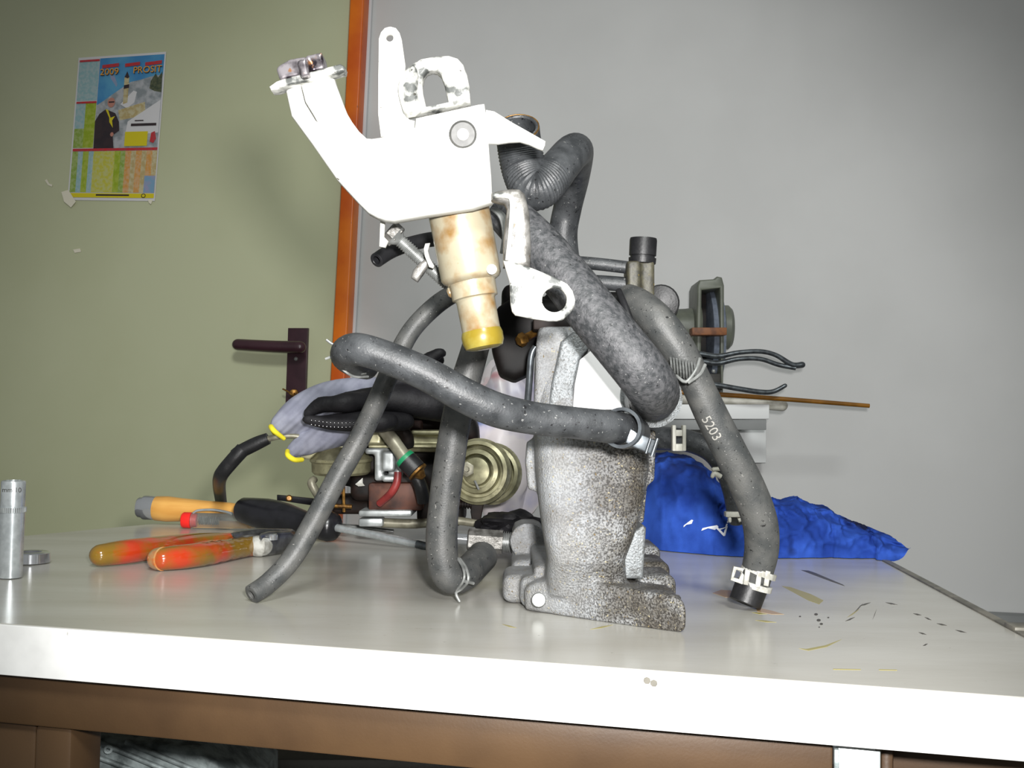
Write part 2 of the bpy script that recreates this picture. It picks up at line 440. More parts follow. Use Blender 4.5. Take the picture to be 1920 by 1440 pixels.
for i, pts in enumerate([[(84, 338), (88, 336), (92, 344), (98, 346), (97, 350), (90, 347)], [(137, 468), (150, 466), (152, 472), (140, 474)]]):
    mk('tape_scrap', dp(pts, .0016, .0012), m_tape, door, smooth=False)

# poster on the door
C4 = [(147.4, 108.5), (311.5, 97), (290, 377), (126.5, 375)]
def Q(u, v):
    a, b, c, d = C4
    return ((a[0] * (1 - u) + b[0] * u) * (1 - v) + (d[0] * (1 - u) + c[0] * u) * v, (a[1] * (1 - u) + b[1] * u) * (1 - v) + (d[1] * (1 - u) + c[1] * u) * v)
poster = thing('wall_calendar', 'A4 paper year calendar headed 2009 PROSIT taped to the green door', 'calendar', WP(210, 377, .032))
def pm(name, rgb, rgb2=None, sc=40, **k): return M('print_' + name, S(*rgb), S(*rgb2) if rgb2 else None, sc, .35, **k)
p_white = pm('paper', (214, 212, 214)); p_sky = pm('sky', (62, 132, 186), (88, 158, 196), 14)
p_snow = pm('snow', (176, 178, 182), (136, 142, 146), 60); p_blue = pm('pale_blue', (142, 178, 182), (166, 186, 188), 160)
p_g1 = pm('green', (134, 160, 66), (160, 178, 110), 150); p_g2 = pm('bright_green', (146, 168, 30), (166, 180, 70), 120)
p_yg = pm('yellow_green', (190, 186, 66), (190, 190, 120), 150); p_or = pm('orange', (204, 146, 70), (204, 164, 120), 150)
p_yel = pm('yellow', (212, 196, 26)); p_red = pm('red', (196, 40, 44), (176, 60, 70), 200); p_dk = pm('dark', (44, 34, 40), (54, 40, 44), 60)
p_skin = pm('skin', (186, 128, 112)); p_crm = pm('cream', (196, 186, 150), (180, 160, 110), 120); p_fir = pm('fir', (60, 70, 52), (90, 94, 70), 200)
p_txt = pm('orange_letters', (232, 160, 40)); p_blu2 = pm('block_blue', (120, 156, 184), (150, 150, 180), 60)
lay = [0]
sheet = mk('paper_sheet', dp([Q(0, 0), Q(1, 0), Q(1, 1), Q(0, 1)], .0018, .0008), p_white, poster, smooth=False)
def pr(name, uv, mat):
    lay[0] += 1; o = .0019 + lay[0] * .00004
    return mk(name, plate([Q(*p) for p in uv], lambda x, y: WP(x, y, .030 + o), -WN * .00003), mat, poster, smooth=False)
def rect(u0, v0, u1, v1): return [(u0, v0), (u1, v0), (u1, v1), (u0, v1)]
pr('printed_sky', rect(.25, .015, .985, .64), p_sky)
pr('printed_mountain', [(.25, .34), (.33, .31), (.42, .27), (.52, .23), (.62, .19), (.72, .18), (.85, .16), (.985, .15), (.985, .64), (.25, .64)], p_snow)
pr('printed_cloud', [(.36, .12), (.42, .13), (.47, .20), (.46, .22), (.39, .16)], p_blu2)
pr('printed_roof', [(.52, .34), (.66, .25), (.70, .26), (.68, .33), (.6, .37)], p_white)
pr('printed_church', [(.50, .38), (.80, .33), (.82, .42), (.53, .45)], p_crm)
pr('printed_tower', [(.545, .16), (.575, .13), (.60, .16), (.60, .33), (.55, .34)], p_crm)
pr('printed_tower_top', [(.545, .155), (.572, .115), (.60, .155), (.585, .165)], p_dk)
pr('printed_tower_band', [(.545, .21), (.605, .205), (.605, .23), (.545, .235)], p_dk)
pr('printed_fir', [(.85, .19), (.90, .14), (.93, .17), (.975, .13), (.98, .27), (.9, .26), (.84, .24)], p_fir)
pr('printed_slope', [(.62, .46), (.98, .32), (.98, .54), (.6, .56)], p_white)
pr('month_block', rect(.015, .03, .245, .305), p_blue); pr('month_block', rect(.015, .32, .125, .50), p_blue)
pr('month_block', rect(.125, .32, .245, .635), p_g2); pr('month_block', rect(.015, .50, .125, .635), p_g1)
cols = [p_g1, p_g2, p_yg, p_yg, p_g2, p_or, p_or, p_or]
for i in range(8):
    u = .015 + i * .1215
    pr('month_column', rect(u, .66, u + .066, .945), cols[i]); pr('day_column', rect(u + .066, .66, u + .1215, .945), [p_blue, p_blue, p_yg, p_yg, p_g1, p_crm, p_crm, p_crm][i])
pr('printed_block', rect(.86, .83, .985, .945), p_blu2)
for v in (.018, .31): pr('red_rule', rect(.015, v, .245, v + .014), p_red)
pr('red_rule', rect(.015, .64, .985, .658), p_red)
pr('yellow_strip', rect(.015, .95, .985, .98), p_yel)
pr('printed_coat', [(.245, .45), (.29, .40), (.36, .37), (.47, .40), (.52, .46), (.53, .52), (.46, .55), (.48, .64), (.25, .64)], p_dk)
pr('printed_head', circ(.415, .325, .042, 16, .034), p_skin); pr('printed_glasses', rect(.385, .317, .45, .327), p_dk)
pr('printed_scarf', [(.355, .37), (.385, .375), (.42, .43), (.47, .42), (.44, .45), (.455, .50), (.41, .46), (.405, .43)], p_yel)
pr('printed_hand', circ(.45, .545, .02, 10, .015), p_skin)
pr('yellow_box', rect(.60, .53, .86, .628), p_yel)
pr('printed_figure', [(.90, .54), (.94, .53), (.96, .58), (.93, .61), (.89, .60)], p_red)
pr('dark_rule', rect(.66, .475, .95, .492), p_dk); pr('dark_rule', rect(.70, .452, .80, .459), p_dk); pr('dark_rule', rect(.32, .957, .70, .968), p_dk)
for a, b in ((.28, .47), (.54, .71), (.77, .96)): pr('red_rule', [(a, .062), (b, .055), (b, .078), (a, .085)], p_red)
def ptext(body, u, v, size, mat, wx=1.0):
    bm = text_bm(body, size); lay[0] += 1; o = .0019 + lay[0] * .00004
    for w in bm.verts:
        p = Q(u + w.co.x * wx / 164, v - w.co.y / 272); w.co = WP(p[0], p[1], .030 + o)
    mk('printed_lettering', bm, mat, poster, smooth=False)
for body, u, wx in (('2009', .365, 1.05), ('PROSIT', .80, .98)):
    ptext(body, u + .006, .112 + .006, 17, p_dk, wx); ptext(body, u, .112, 17, p_txt, wx)
pr('ring_mark', circ(.865, .965, .026, 14, .015), p_dk); pr('ring_mark', circ(.865, .965, .018, 14, .010), p_yel)
for pts in ([(115, 360), (128, 356), (142, 378), (133, 389), (120, 378)], [(277, 374), (286, 375), (283, 383), (279, 380)]):
    mk('tape_piece', dp(pts, .0045, .0004), m_tape, poster, smooth=False)

# ================================================================ WORKBENCH
def line_x(a, b, c, d):
    a, b, c, d = (Vector((q.x, q.y)) for q in (a, b, c, d)); r = b - a; s = d - c
    t = ((c - a).x * s.y - (c - a).y * s.x) / (r.x * s.y - r.y * s.x); p = a + r * t; return Vector((p.x, p.y, ZT))
gFL, gFR = G(0, 1170), G(1920, 1309); gL0, gL1 = G(0, 1009), G(290, 982); gR0, gR1 = G(1660, 1055), G(1905, 1187)
gB = G(720, 983)
cFL = line_x(gFL, gFR, gL0, gL1); cFR = line_x(gFL, gFR, gR0, gR1); cBR = line_x(gL1, gB, gR0, gR1); cBL = gL1
fd = (cFR - cFL).normalized(); fin = Vector((-fd.y, fd.x, 0))
bench = thing('workbench', 'workbench with grey-white laminate top, white front edge and brown steel frame', 'workbench', Vector((.0, .8, 0)))
TH = .028
mk('tabletop', prism([cFL + fin * .002, cFR + fin * .002, cBR, cBL], ZT - TH, ZT, .0006), m_lam, bench, smooth=False)
mk('front_edge', prism([cFL, cFR, cFR + fin * .002, cFL + fin * .002], ZT - TH, ZT - .0002, .0004), m_edge, bench, smooth=False)
rd = (cBR - cFR).normalized(); rx = Vector((rd.y, -rd.x, 0))
mk('side_strip', prism([cFR + rd * .05, cFR + rd * .05 + rx * .006, cBR + rx * .006, cBR], ZT - TH, ZT + .0012, .0004), m_trimd, bench, smooth=False)
mk('side_strip_foot', prism([gR1 + rd * .002, gR1 + rd * .002 + rx * .012, gR1 + rd * .02 + rx * .012, gR1 + rd * .02], ZT - .004, ZT + .003, .0008), m_trimd, bench)
# rail under the front edge (ends at the zinc bracket)
q0 = cFL + fin * .012; zr1 = ZT - TH - .003
pr_ = line_x(q0, q0 + fd, EYE, W(1562, 1420, 1))
zr0 = zr1 - .0275
mk('front_rail', prism([q0 + fd * .05, pr_, pr_ + fin * .03, q0 + fd * .05 + fin * .03], zr0, zr1, .0015), m_brown, bench)
mk('rail_gap_shade', prism([q0 + fd * .05 + fin * .012, pr_ + fin * .012, pr_ + fin * .03, q0 + fd * .05 + fin * .03], zr1, ZT - TH), m_gap, bench, smooth=False)  # near-black filler strip paints the shade in the gap above the rail
qa = line_x(q0, q0 + fd, EYE, W(57, 1400, 1)); qb = line_x(q0, q0 + fd, EYE, W(127, 1400, 1))
mk('leg', prism([qa + fin * .003, qb + fin * .003, qb + fin * .033, qa + fin * .033], 0, zr0, .003), m_brown, bench)
qc = qa - fd * .045
mk('leg', prism([qc + fin * .006, qa - fd * .0012 + fin * .006, qa - fd * .0012 + fin * .04, qc + fin * .04], 0, zr0, .003), m_brown, bench)
qd = line_x(q0, q0 + fd, EYE, W(1657, 1430, 1)); qe = line_x(q0, q0 + fd, EYE, W(1682, 1430, 1))
mk('leg', prism([qd + fin * .012, qe + fin * .012, qe + fin * .04, qd + fin * .04], 0, ZT - TH, .002), m_brown, bench)
mk('side_rail', prism([qe + fin * .03, qe + fin * .03 + fd * .25, qe + fin * .06 + fd * .25, qe + fin * .06], ZT - TH - .05, ZT - TH - .001, .001), m_brown, bench)
for k, s in ((cBL, 1), (cBR, -1)):
    mk('leg', prism([k + Vector((.03 * s, -.06, 0)), k + Vector((.07 * s, -.06, 0)), k + Vector((.07 * s, -.10, 0)), k + Vector((.03 * s, -.10, 0))], 0, ZT - TH, .002), m_brown, bench)
q1 = line_x(q0, q0 + fd, EYE, W(1563, 1430, 1)); q2 = line_x(q0, q0 + fd, EYE, W(1655, 1430, 1))
brk = mk('corner_bracket', join(prism([q1 - fin * .001, q2 - fin * .001 - fd * .001, q2 + fin * .001 - fd * .001, q1 + fin * .001], ZT - TH - .06, ZT - TH - .004, .0006),
        prism([q1 - fin * .001, q2 + fin * .012 - fd * .001, q2 + fin * .03 - fd * .001, q1 + fin * .03], ZT - TH - .004, ZT - TH - .0005, .0003)), m_zinc, bench)
mk('bracket_flange', prism([q1 - fin * .004, q1 - fin * .004 + fd * .0022, q1 + fin * .001 + fd * .0022, q1 + fin * .001], ZT - TH - .06, ZT - TH - .004, .0004), m_alud, brk)
shz = ZT - .20
mk('lower_shelf', prism([cFL + fin * .05 + fd * .1, cFR + fin * .05, cBR - fd * .05, cBL + fd * .05 - fin * .05], shz - .02, shz, .001), m_boardg, bench, smooth=False)
# marks on the laminate
def stain(pts, mat): mk('stain', prism([G(*p) for p in pts], ZT - .0002, ZT + .00012), mat, bench, smooth=False)
stain([(1336, 1112), (1352, 1106), (1378, 1108), (1384, 1120), (1360, 1120)], m_stain_o)
stain([(1466, 1099), (1482, 1101), (1520, 1114), (1544, 1126), (1536, 1133), (1516, 1126), (1490, 1112)], m_stain_y)
stain([(1416, 1138), (1450, 1146), (1470, 1152), (1448, 1152), (1420, 1147)], m_stain_o)
stain([(1502, 1069), (1516, 1070), (1528, 1074), (1580, 1096), (1584, 1099), (1560, 1091), (1520, 1076)], m_stain_b)
stain([(1498, 1216), (1512, 1217), (1548, 1210), (1578, 1199), (1550, 1213), (1516, 1220)], m_stain_y)
for x0, x1, y in ((1562, 1614, 1255), (1648, 1682, 1256)): stain([(x0, y - .8), (x1, y), (x1, y + 1.2), (x0, y + .6)], m_stain_y)
for x, y, r in ((1530, 1152, 3.6), (1535, 1163, 4), (1540, 1170, 3.2), (1553, 1158, 2), (1500, 1156, 2), (1536, 1176, 1.6)): stain(circ(x, y, r, 8, r * .6), m_stain_b)
for x, y, a, l in ((1600, 1150, -.6, 14), (1610, 1140, -.8, 12), (1594, 1161, -.4, 10), (1622, 1133, -.3, 11), (1640, 1152, -1.2, 10), (1720, 1152, .2, 8), (1740, 1160, .4, 7),
                   (1766, 1171, .2, 10), (1802, 1184, .25, 11), (1730, 1188, .3, 8), (1672, 1132, .2, 12), (1735, 1209, -.4, 5), (955, 1174, .25, 14), (1128, 1176, -.2, 22), (1436, 1165, .1, 20), (1424, 1150, .1, 14)):
    c, s = math.cos(a), math.sin(a); stain([(x - l * c, y - l * s), (x, y - 1.2), (x + l * c, y + l * s), (x, y + 1.6)], m_stain_b if l < 13 else m_stain_y)
for x, y in ((1213, 1276), (1226, 1281)):
    p = line_x(cFL, cFR, EYE, W(x, y, 1)); p.z = W(x, y, (p - EYE).dot(fwd) / 1.0).z
    mk('edge_chip', lathe(p - fin * .0004, p + fin, [(0, .0016), (.001, .0022)], 7), m_trimd, bench)

# ================================================================ BELOW THE BENCH
gz = shz
cov = thing('aluminium_cover', 'dusty ribbed aluminium engine cover lying under the bench behind the left leg', 'engine part', W(260, 1500, .74))
mk('cover_body', plate([(90, 1372), (120, 1379), (310, 1397), (372, 1408), (420, 1440), (470, 1480), (470, 1615), (60, 1615)], at(.74), YV * .09, bev=.004), m_alud, cov)
for i, (a, b) in enumerate((((110, 1394), (270, 1452)), ((170, 1386), (330, 1452)), ((235, 1391), (385, 1452)))):
    mk('rib', tube([(a[0], a[1], .737, 5), (b[0], b[1], .737, 5), (b[0] + 110, b[1] + 50, .737, 5)], n=10, k=2), m_alud, cov)
for x, y, r in ((178, 1398, 12), (203, 1405, 8)): mk('boss', lathe(W(x, y, .745), W(x, y, .735), [(0, r * .74 / F), (.012, r * .74 / F), (.012, r * .45 * .74 / F), (.006, r * .4 * .74 / F)], 20), m_alud, cov)
zc0 = W(260, 1640, .74).z
mk('grey_plank', pbox(395, 1424, 900, 1445, .86, .12, .002), m_boardg, label='grey wooden plank under the bench right of the aluminium cover', cat='plank')
mk('storage_box', pbox(500, 1455, 1000, 1520, .85, .16, .003), m_gdark, label='dark box below the bench under the grey plank', cat='box')

# ================================================================ INTAKE MANIFOLD ASSEMBLY
man = thing('intake_manifold', 'upright cast engine intake manifold with rubber hoses and white bracket on the bench', 'engine part', G(1120, 1150))
dfl = lambda x: .666 + (.606 - .666) * (x - 985) / 300
flange_out = [(983, 1110), (990, 1099), (1006, 1093), (1050, 1090), (1110, 1092), (1160, 1100), (1230, 1113), (1268, 1118), (1283, 1130), (1288, 1148), (1287, 1180), (1276, 1188), (1222, 1187), (1100, 1167), (1035, 1152), (1000, 1147), (985, 1144)]
tr = loft([(612, 1010, 1120, .665, .04), (650, 1006, 1150, .66, .05), (700, 1004, 1178, .655, .06), (760, 1003, 1210, .648, .07), (820, 1003, 1226, .643, .075), (880, 1005, 1226, .64, .075),
           (930, 1010, 1218, .638, .07), (980, 1016, 1206, .637, .065), (1020, 1022, 1192, .636, .06), (1055, 1028, 1178, .637, .058), (1078, 1026, 1180, .641, .06), (1120, 1024, 1184, .648, .06)], p=4.2)
parts = [plate(flange_out, lambda x, y: W(x, y, dfl(x)), YV * .045, bev=.003), tr]
def boss(x0, y0, x1, d, th, bev=.006): return pbox(x0, y0, x1, F * 0 + 790 + .02 * (x0 - 960) + 237 / d, d, th, bev, 3)
parts += [boss(942, 1078, 1060, .690, .05), boss(958, 1050, 1060, .765, .06), boss(1150, 1080, 1270, .690, .05), boss(1150, 1055, 1258, .765, .055), boss(1150, 1024, 1240, .845, .06),
          pbox(1000, 1060, 1200, 1085, .68, .22, .004), pbox(975, 1082, 1015, 1140, .676, .05, .005)]
parts += [lathe(W(990, 1015, .80), W(990, 1015, 2), [(0, 34 * .8 / F), (.05, 34 * .8 / F)], 24),
          pbox(960, 985, 1022, 1060, .80, .06, .008),
          plate([(1205, 800), (1231, 808), (1228, 900), (1214, 912), (1208, 980), (1195, 985)], at(.68), YV * .02, bev=.002),
          plate([(1000, 822), (988, 830), (985, 868), (990, 918), (1006, 922)], at(.675), YV * .02, bev=.002)]
cast = mk('casting', fuse(parts, .0012, 2), m_cast, man, angle=60)
mk('casting_rib', plate([(1160, 1018), (1206, 984), (1212, 990), (1206, 1086), (1166, 1086)], at(.655), YV * .045, bev=.002), m_castl, cast)
mk('casting_column', plate([(1010, 622), (1040, 612), (1062, 618), (1064, 640), (1052, 690), (1040, 760), (1034, 800), (1004, 800), (1004, 700)], at(.656), YV * .02, bev=.003, sm=3), m_cast, cast)
mk('casting_web', plate([(1052, 640), (1075, 622), (1098, 628), (1106, 650), (1086, 676), (1078, 720), (1074, 800), (1024, 800), (1034, 720)], at(.650), YV * .02, bev=.002), m_castl, cast)
mk('white_face', plate([(1088, 674), (1112, 654), (1140, 676), (1168, 720), (1170, 768), (1074, 768), (1078, 720)], at(.640), YV * .012, bev=.0006), m_pad, cast)  # flat near-white plate on the upper casting
mk('dowel_pin', lathe(W(1010, 1125, .656), W(1011, 1125.5, .70), [(0, 6 * .66 / F), (0, 12 * .66 / F), (.0012, 14 * .66 / F), (.008, 14 * .66 / F)], 22), m_steelw, man)
pb = W(1243, 1124, dfl(1243) + .014)
mk('bolt_seat', lathe(pb + Vector((0, 0, -.004)), pb + Vector((0, 0, 1)), [(0, .0105), (.0055, .0105), (.0065, .0098), (.0066, .006), (.003, .0055)], 26), m_cast, man)
# dark throttle end at the top rear
thr = mk('throttle_body', fuse([plate([(932, 575), (960, 556), (1060, 560), (1100, 592), (1060, 622), (1012, 640), (994, 700), (965, 714), (935, 702), (922, 660), (918, 610)], at(.70), YV * .06, bev=.006),
     pbox(1020, 545, 1185, 610, .71, .06, .005), pbox(940, 530, 1010, 600, .715, .05, .006)], .002, 3), m_blkp, man)
mk('throttle_bolt', lathe_px(972, 640, 1010, 622, .69, .70, [(0, 9), (4, 13), (12, 13), (13, 8), (44, 8)], 6), m_brass, thr)
mk('throttle_plate', pbox(1000, 596, 1105, 618, .672, .05, .001), m_carbd, thr)
mk('throttle_rod', tube([(1004, 650, .665, 6), (996, 668, .665, 6.5), (992, 720, .667, 6.5), (988, 770, .67, 6.5)], n=10, k=5), m_darkst, thr)
# hose elbow ring on the right of the casting
mk('outlet_ring', lathe(W(1205, 735, .655), W(1262, 772, .60), [(-.01, .0155), (.006, .0165), (.010, .018), (.014, .018), (.0145, .0165), (.026, .0165)], 32), m_castl, man)
# union on the left of the base
un = mk('brass_union', lathe_px(876, 1012, 962, 1018, .83, .83, [(0, 16), (3, 22), (66, 22), (67, 17)], 6), m_alloy, man)
mk('union_thread', lathe_px(940, 1016, 964, 1018, .83, .83, [(0, 18)] + [(i, 20 if i % 4 < 2 else 17) for i in range(2, 22)] + [(24, 17)], 24), m_steelw, un)
mk('union_pipe', lathe_px(835, 1008, 880, 1012, .83, .83, [(0, 11), (45, 11)], 20), m_chrome, un)

# --- hoses
hA = mk('crossover_hose', tube([(690, 688, .60, 24), (668, 680, .588, 28), (650, 664, .566, 31), (672, 655, .553, 31), (730, 672, .552, 31), (800, 702, .553, 32), (870, 741, .556, 33), (930, 768, .56, 33), (1000, 784, .568, 31), (1080, 793, .575, 30), (1140, 800, .583, 31), (1172, 806, .60, 31), (1190, 812, .63, 30)],
                           n=24, k=8, c0='open'), m_rub, man)
mk('spring_clip', join(tube([(612, 637, .566, 2.4), (625, 646, .566, 2.6), (634, 640, .568, 2.4)], n=8, k=3), tube([(610, 673, .566, 2.4), (622, 669, .566, 2.6), (632, 668, .566, 2.4)], n=8, k=3),
     tube([(637, 640, .572, 2.4), (626, 655, .566, 2.4), (628, 674, .566, 2.4), (642, 692, .566, 2.4), (664, 706, .57, 2.4), (690, 706, .58, 2.2)], n=8, k=5),
     tube([(640, 688, .577, 2.4), (660, 699, .58, 2.4), (686, 700, .585, 2.2)], n=8, k=4)), m_steelw, hA)
rc = W(1168, 803, .586); ra = (W(1190, 812, .63) - W(1150, 801, .583)).normalized()
mk('ring_clamp', lathe(rc - ra * .004, rc + ra, [(0, .0095), (.0, .0113), (.008, .0113), (.008, .0095)], 28, closed=False), m_darkst, hA)
mk('clamp_tail', join(plate([(1182, 803), (1196, 812), (1232, 826), (1224, 853), (1186, 838), (1172, 830)], at(.583), YV * .004, bev=.0006), tube([(1233, 822, .582, 4), (1222, 855, .582, 4)], n=10, k=2), tube([(1220, 822, .582, 3), (1211, 850, .582, 3)], n=10, k=2)), m_darkst, hA)
hB = mk('breather_hose', tube([(905, 600, .70, 26), (892, 650, .70, 26), (872, 720, .70, 28), (855, 790, .70, 28), (842, 870, .70, 29), (832, 950, .70, 29), (828, 1010, .70, 30), (832, 1060, .70, 30), (848, 1084, .702, 30), (872, 1076, .71, 30), (893, 1056, .735, 29), (904, 1044, .755, 29)],
                         n=24, k=8, c1='open'), m_rubl, man)
ca = W(868, 1078, .708)
mk('spring_clip', join(tube([(862, 1048, .70, 3), (874, 1066, .69, 3), (878, 1088, .685, 3), (866, 1104, .69, 3), (855, 1112, .69, 3), (862, 1128, .69, 3)], n=8, k=4), tube([(856, 1044, .70, 2.6), (868, 1064, .69, 2.6), (870, 1086, .685, 2.6), (856, 1108, .69, 2.6)], n=8, k=4),
     tube([(872, 1090, .685, 3), (888, 1094, .69, 3)], n=8, k=2)), m_steelw, hB)
hC = mk('vacuum_hose', tube([(905, 522, .72, 17), (866, 542, .73, 17), (818, 572, .735, 18), (770, 622, .735, 18), (735, 690, .73, 19), (706, 755, .72, 19.5), (672, 826, .71, 20), (630, 900, .705, 20.5), (585, 985, .70, 20.5), (545, 1050, .693, 20), (505, 1092, .685, 19.5), (472, 1115, .676, 19)],
                       n=20, k=8, c1='open', bore=.45), m_rubl, man)
hL = mk('coolant_hose', tube([(940, 390, .605, 38), (975, 425, .60, 42), (1010, 462, .594, 45), (1060, 520, .586, 47), (1115, 590, .578, 49), (1165, 650, .572, 50), (1205, 700, .572, 50), (1224, 728, .585, 49), (1226, 742, .612, 46), (1215, 745, .65, 43)],
                          n=30, k=8), m_rubm, man)
hD = mk('heater_hose', tube([(1178, 556, .69, 24), (1200, 572, .675, 30), (1232, 602, .666, 33), (1268, 650, .664, 33), (1300, 706, .665, 30), (1335, 780, .668, 31), (1370, 850, .672, 32), (1402, 915, .677, 33), (1424, 975, .682, 33), (1428, 1030, .688, 32), (1416, 1085, .693, 29), (1408, 1104, .694, 29)],
                          n=24, k=8), m_rubl, man)
mk('hose_end_sleeve', tube([(1410, 1096, .692, 31), (1397, 1131, .690, 30.5)], n=24, k=4, c1='open', bore=.55), m_blk, hD)
band = join(sweep([(*W(1425, 1066, .692), .0115), (*W(1421, 1076, .692), .0118)], n=28, k=2), sweep([(*W(1416, 1092, .692), .0115), (*W(1413, 1102, .692), .0115)], n=28, k=2),
            *[plate([(x, y), (x + 9, y + 2), (x + 5, y + 30), (x - 4, y + 28)], at(.680), YV * .002, bev=.0003) for x, y in ((1398, 1068), (1420, 1073), (1436, 1070))])
mk('hose_band', band, m_wcl, hD)
mk('band_loop', plate([(1376, 1062), (1396, 1066), (1392, 1074), (1402, 1086), (1392, 1096), (1370, 1088)], at(.684), YV * .003, holes=[[(1381, 1069), (1391, 1072), (1386, 1086), (1376, 1083)]], bev=.0004), m_wcl, hD)
coil = []
for i in range(9):
    x = 1258 + i * 5.6; coil.append(tube([(x - 1, 671 + i * .9, .652, 2.1), (x + 1, 686 + i * 1.2, .640, 2.1), (x + 2, 702 + i * 1.3, .648, 2.1)], n=6, k=3))
coil += [tube([(1312, 672, .645, 3), (1304, 695, .640, 3.2), (1286, 716, .64, 3.2), (1268, 704, .645, 3)], n=8, k=4), tube([(1322, 684, .645, 3.4), (1312, 702, .640, 3.4), (1290, 718, .64, 3.2)], n=8, k=4)]
mk('spring_clamp', join(*coil), m_steelw, hD)
tb = text_bm('5203', 25)
mk('moulded_number', drape(tb, 1334, 803, 1.05, bvh_of(hD), lift=.0004), m_num, hD, smooth=False)
hE = mk('formed_hose', tube([(971, 240, .603, 41), (973, 266, .610, 42), (982, 315, .612, 42), (1000, 352, .606, 42), (1024, 343, .608, 39), (1050, 312, .618, 36), (1073, 286, .634, 34), (1082, 287, .66, 31), (1078, 330, .70, 28), (1064, 390, .72, 27), (1056, 440, .725, 27), (1062, 500, .725, 27), (1075, 560, .725, 27)],
                         n=26, k=36, c0='open', bore=.8, ripple=(.10, .37, .02, 1.57)), m_rub, man)
mk('hose_liner', lathe(W(971, 239, .6028), W(973, 266, .610), [(0, .0112), (-.0006, .0122), (.003, .0122), (.003, .0112)], 28, closed=False), m_brass, hE)
for x0, y0, x1, y1, r in ((1060, 490, 1180, 502, 12), (1080, 528, 1180, 534, 14)):
    mk('vapour_hose', tube([(x0, y0, .735, r), ((x0 + x1) / 2, (y0 + y1) / 2 - 1, .732, r), (x1, y1, .73, r)], n=16, k=5), m_rub, man)
mk('stub_hose', tube([(706, 488, .60, 14), (735, 470, .61, 14), (775, 456, .62, 14), (820, 448, .63, 14), (880, 450, .65, 14)], n=18, k=6, c0='open'), m_blk, man)
mk('wire_stay', tube([(1160, 545, .66, 6), (1172, 575, .65, 7), (1185, 610, .645, 7), (1196, 640, .65, 6)], n=10, k=5), m_blk, man)
# sensor with black cap
sen = mk('vacuum_valve', fuse([pbox(1174, 488, 1228, 575, .722, .018, .002), pbox(1176, 488, 1202, 575, .718, .01, .002)], .0012, 2), m_yel, man)
pc = W(1204, 495, .730); pt = W(1206.5, 447, .730)
mk('valve_cap', lathe(pc, pt, [(0, .0088), (.0005, .0093), (.004, .0095), (.0042, .0084), (.0056, .0084), (.0058, .0093), (.016, .0094), (.0176, .009), (.0178, .0)], 28), m_blk, sen)
mk('valve_disc', lathe(W(1240, 568, .78), W(1228, 570, .70), [(0, .006), (.003, .0125), (.006, .0135), (.010, .0125), (.012, .004)], 26), m_blk, sen)
# --- white bracket group
bo = [(531.6, 157.5), (545, 216), (583, 267.5), (631, 336), (672.5, 381), (690, 398), (707, 407), (722, 412), (738, 413.6), (806.6, 401.6), (885.6, 389.5), (923, 377.5), (921, 330), (918, 295), (913, 226), (908, 192), (896, 193.6), (779, 219.4),
      (777, 236.6), (713.7, 255.5), (696, 258), (686, 257), (672, 244), (658.7, 226), (648, 208), (641.6, 192), (627.8, 154), (622.7, 137)]
wb = mk('valve_bracket', plate(bo, at(.53), YV * .012, bev=.0028), m_white, man, angle=50)
mk('arm_rib', plate([(564, 158), (581, 158), (598, 212), (592, 223), (572, 190)], at(.5235), YV * .008, bev=.0012), m_white, wb)
mk('arm_flange', plate([(504, 162), (518, 152), (526, 149), (638, 119), (646, 124), (645, 132), (634, 135), (540, 159), (520, 167), (507, 168)], at(.524), YV * .010, bev=.001), m_whitew, wb)
mk('arm_block', fuse([plate([(517, 128), (522, 122), (543, 110), (572, 105), (578, 136), (560, 142), (524, 150)], at(.524), YV * .016, bev=.001), plate([(572, 104), (603, 97), (609, 128), (580, 136)], at(.527), YV * .014, bev=.001), plate([(556, 112), (574, 108), (580, 140), (564, 144)], at(.519), YV * .01, bev=.0015)], .0008, 2), m_bracketr, wb)
mk('long_strap', plate([(713.8, 256), (708.6, 212.5), (709, 140), (710, 71.6), (714, 60), (721, 52), (731, 49), (742, 52), (749, 61), (753, 74), (760, 123), (757, 150), (752, 190), (756, 212), (768, 224), (778, 226), (776, 256)], at(.540), YV * .003, holes=[circ(730.5, 70.5, 7, 14)], bev=.0006), m_white, wb)
mk('strap_tail', plate([(713, 408), (722, 408), (720, 444), (728, 452), (722, 464), (711, 462)], at(.55), YV * .003, bev=.0004), m_white, wb)
mk('loop_lug', plate([(762, 216), (750, 190), (745, 164), (748, 146), (757, 132), (772, 118), (789, 109), (815, 104), (841, 102.5), (858, 108), (868.5, 119.7), (876, 140), (880, 160), (882, 191)], at(.537), YV * .010,
     holes=[[(799, 200), (793, 175), (791, 157), (794, 141), (800, 133), (809, 130), (818, 131), (826, 138), (832, 154), (836, 172), (841, 192)]], bev=.002), m_whitew, wb)
mk('loop_edge', plate([(762, 216), (750, 190), (745, 164), (748, 146), (757, 132), (775, 118), (784, 140), (782, 170), (790, 205)], at(.534), YV * .008, bev=.003, sm=2), m_whitew, wb)
mk('washer', lathe(W(868, 252, .5275), W(868, 252, .6), [(0, 12 * .53 / F), (0, 22 * .53 / F), (.0012, 26 * .53 / F), (.004, 26 * .53 / F)], 30), m_washer, wb)
mk('rivet', lathe(W(868, 252, .526), W(868, 252, .6), [(0, 8 * .53 / F), (.0006, 11 * .53 / F), (.003, 11 * .53 / F)], 22), m_white, wb)
mk('upper_ear', plate([(911, 205), (927, 208), (961, 229), (1000, 251), (1023, 264), (1022, 272), (1018, 281), (1009, 278), (992, 270), (975, 265), (955, 266), (934, 269), (914, 268)], at(.533, .0001, 0, 912), YV * .004, bev=.001), m_white, wb)
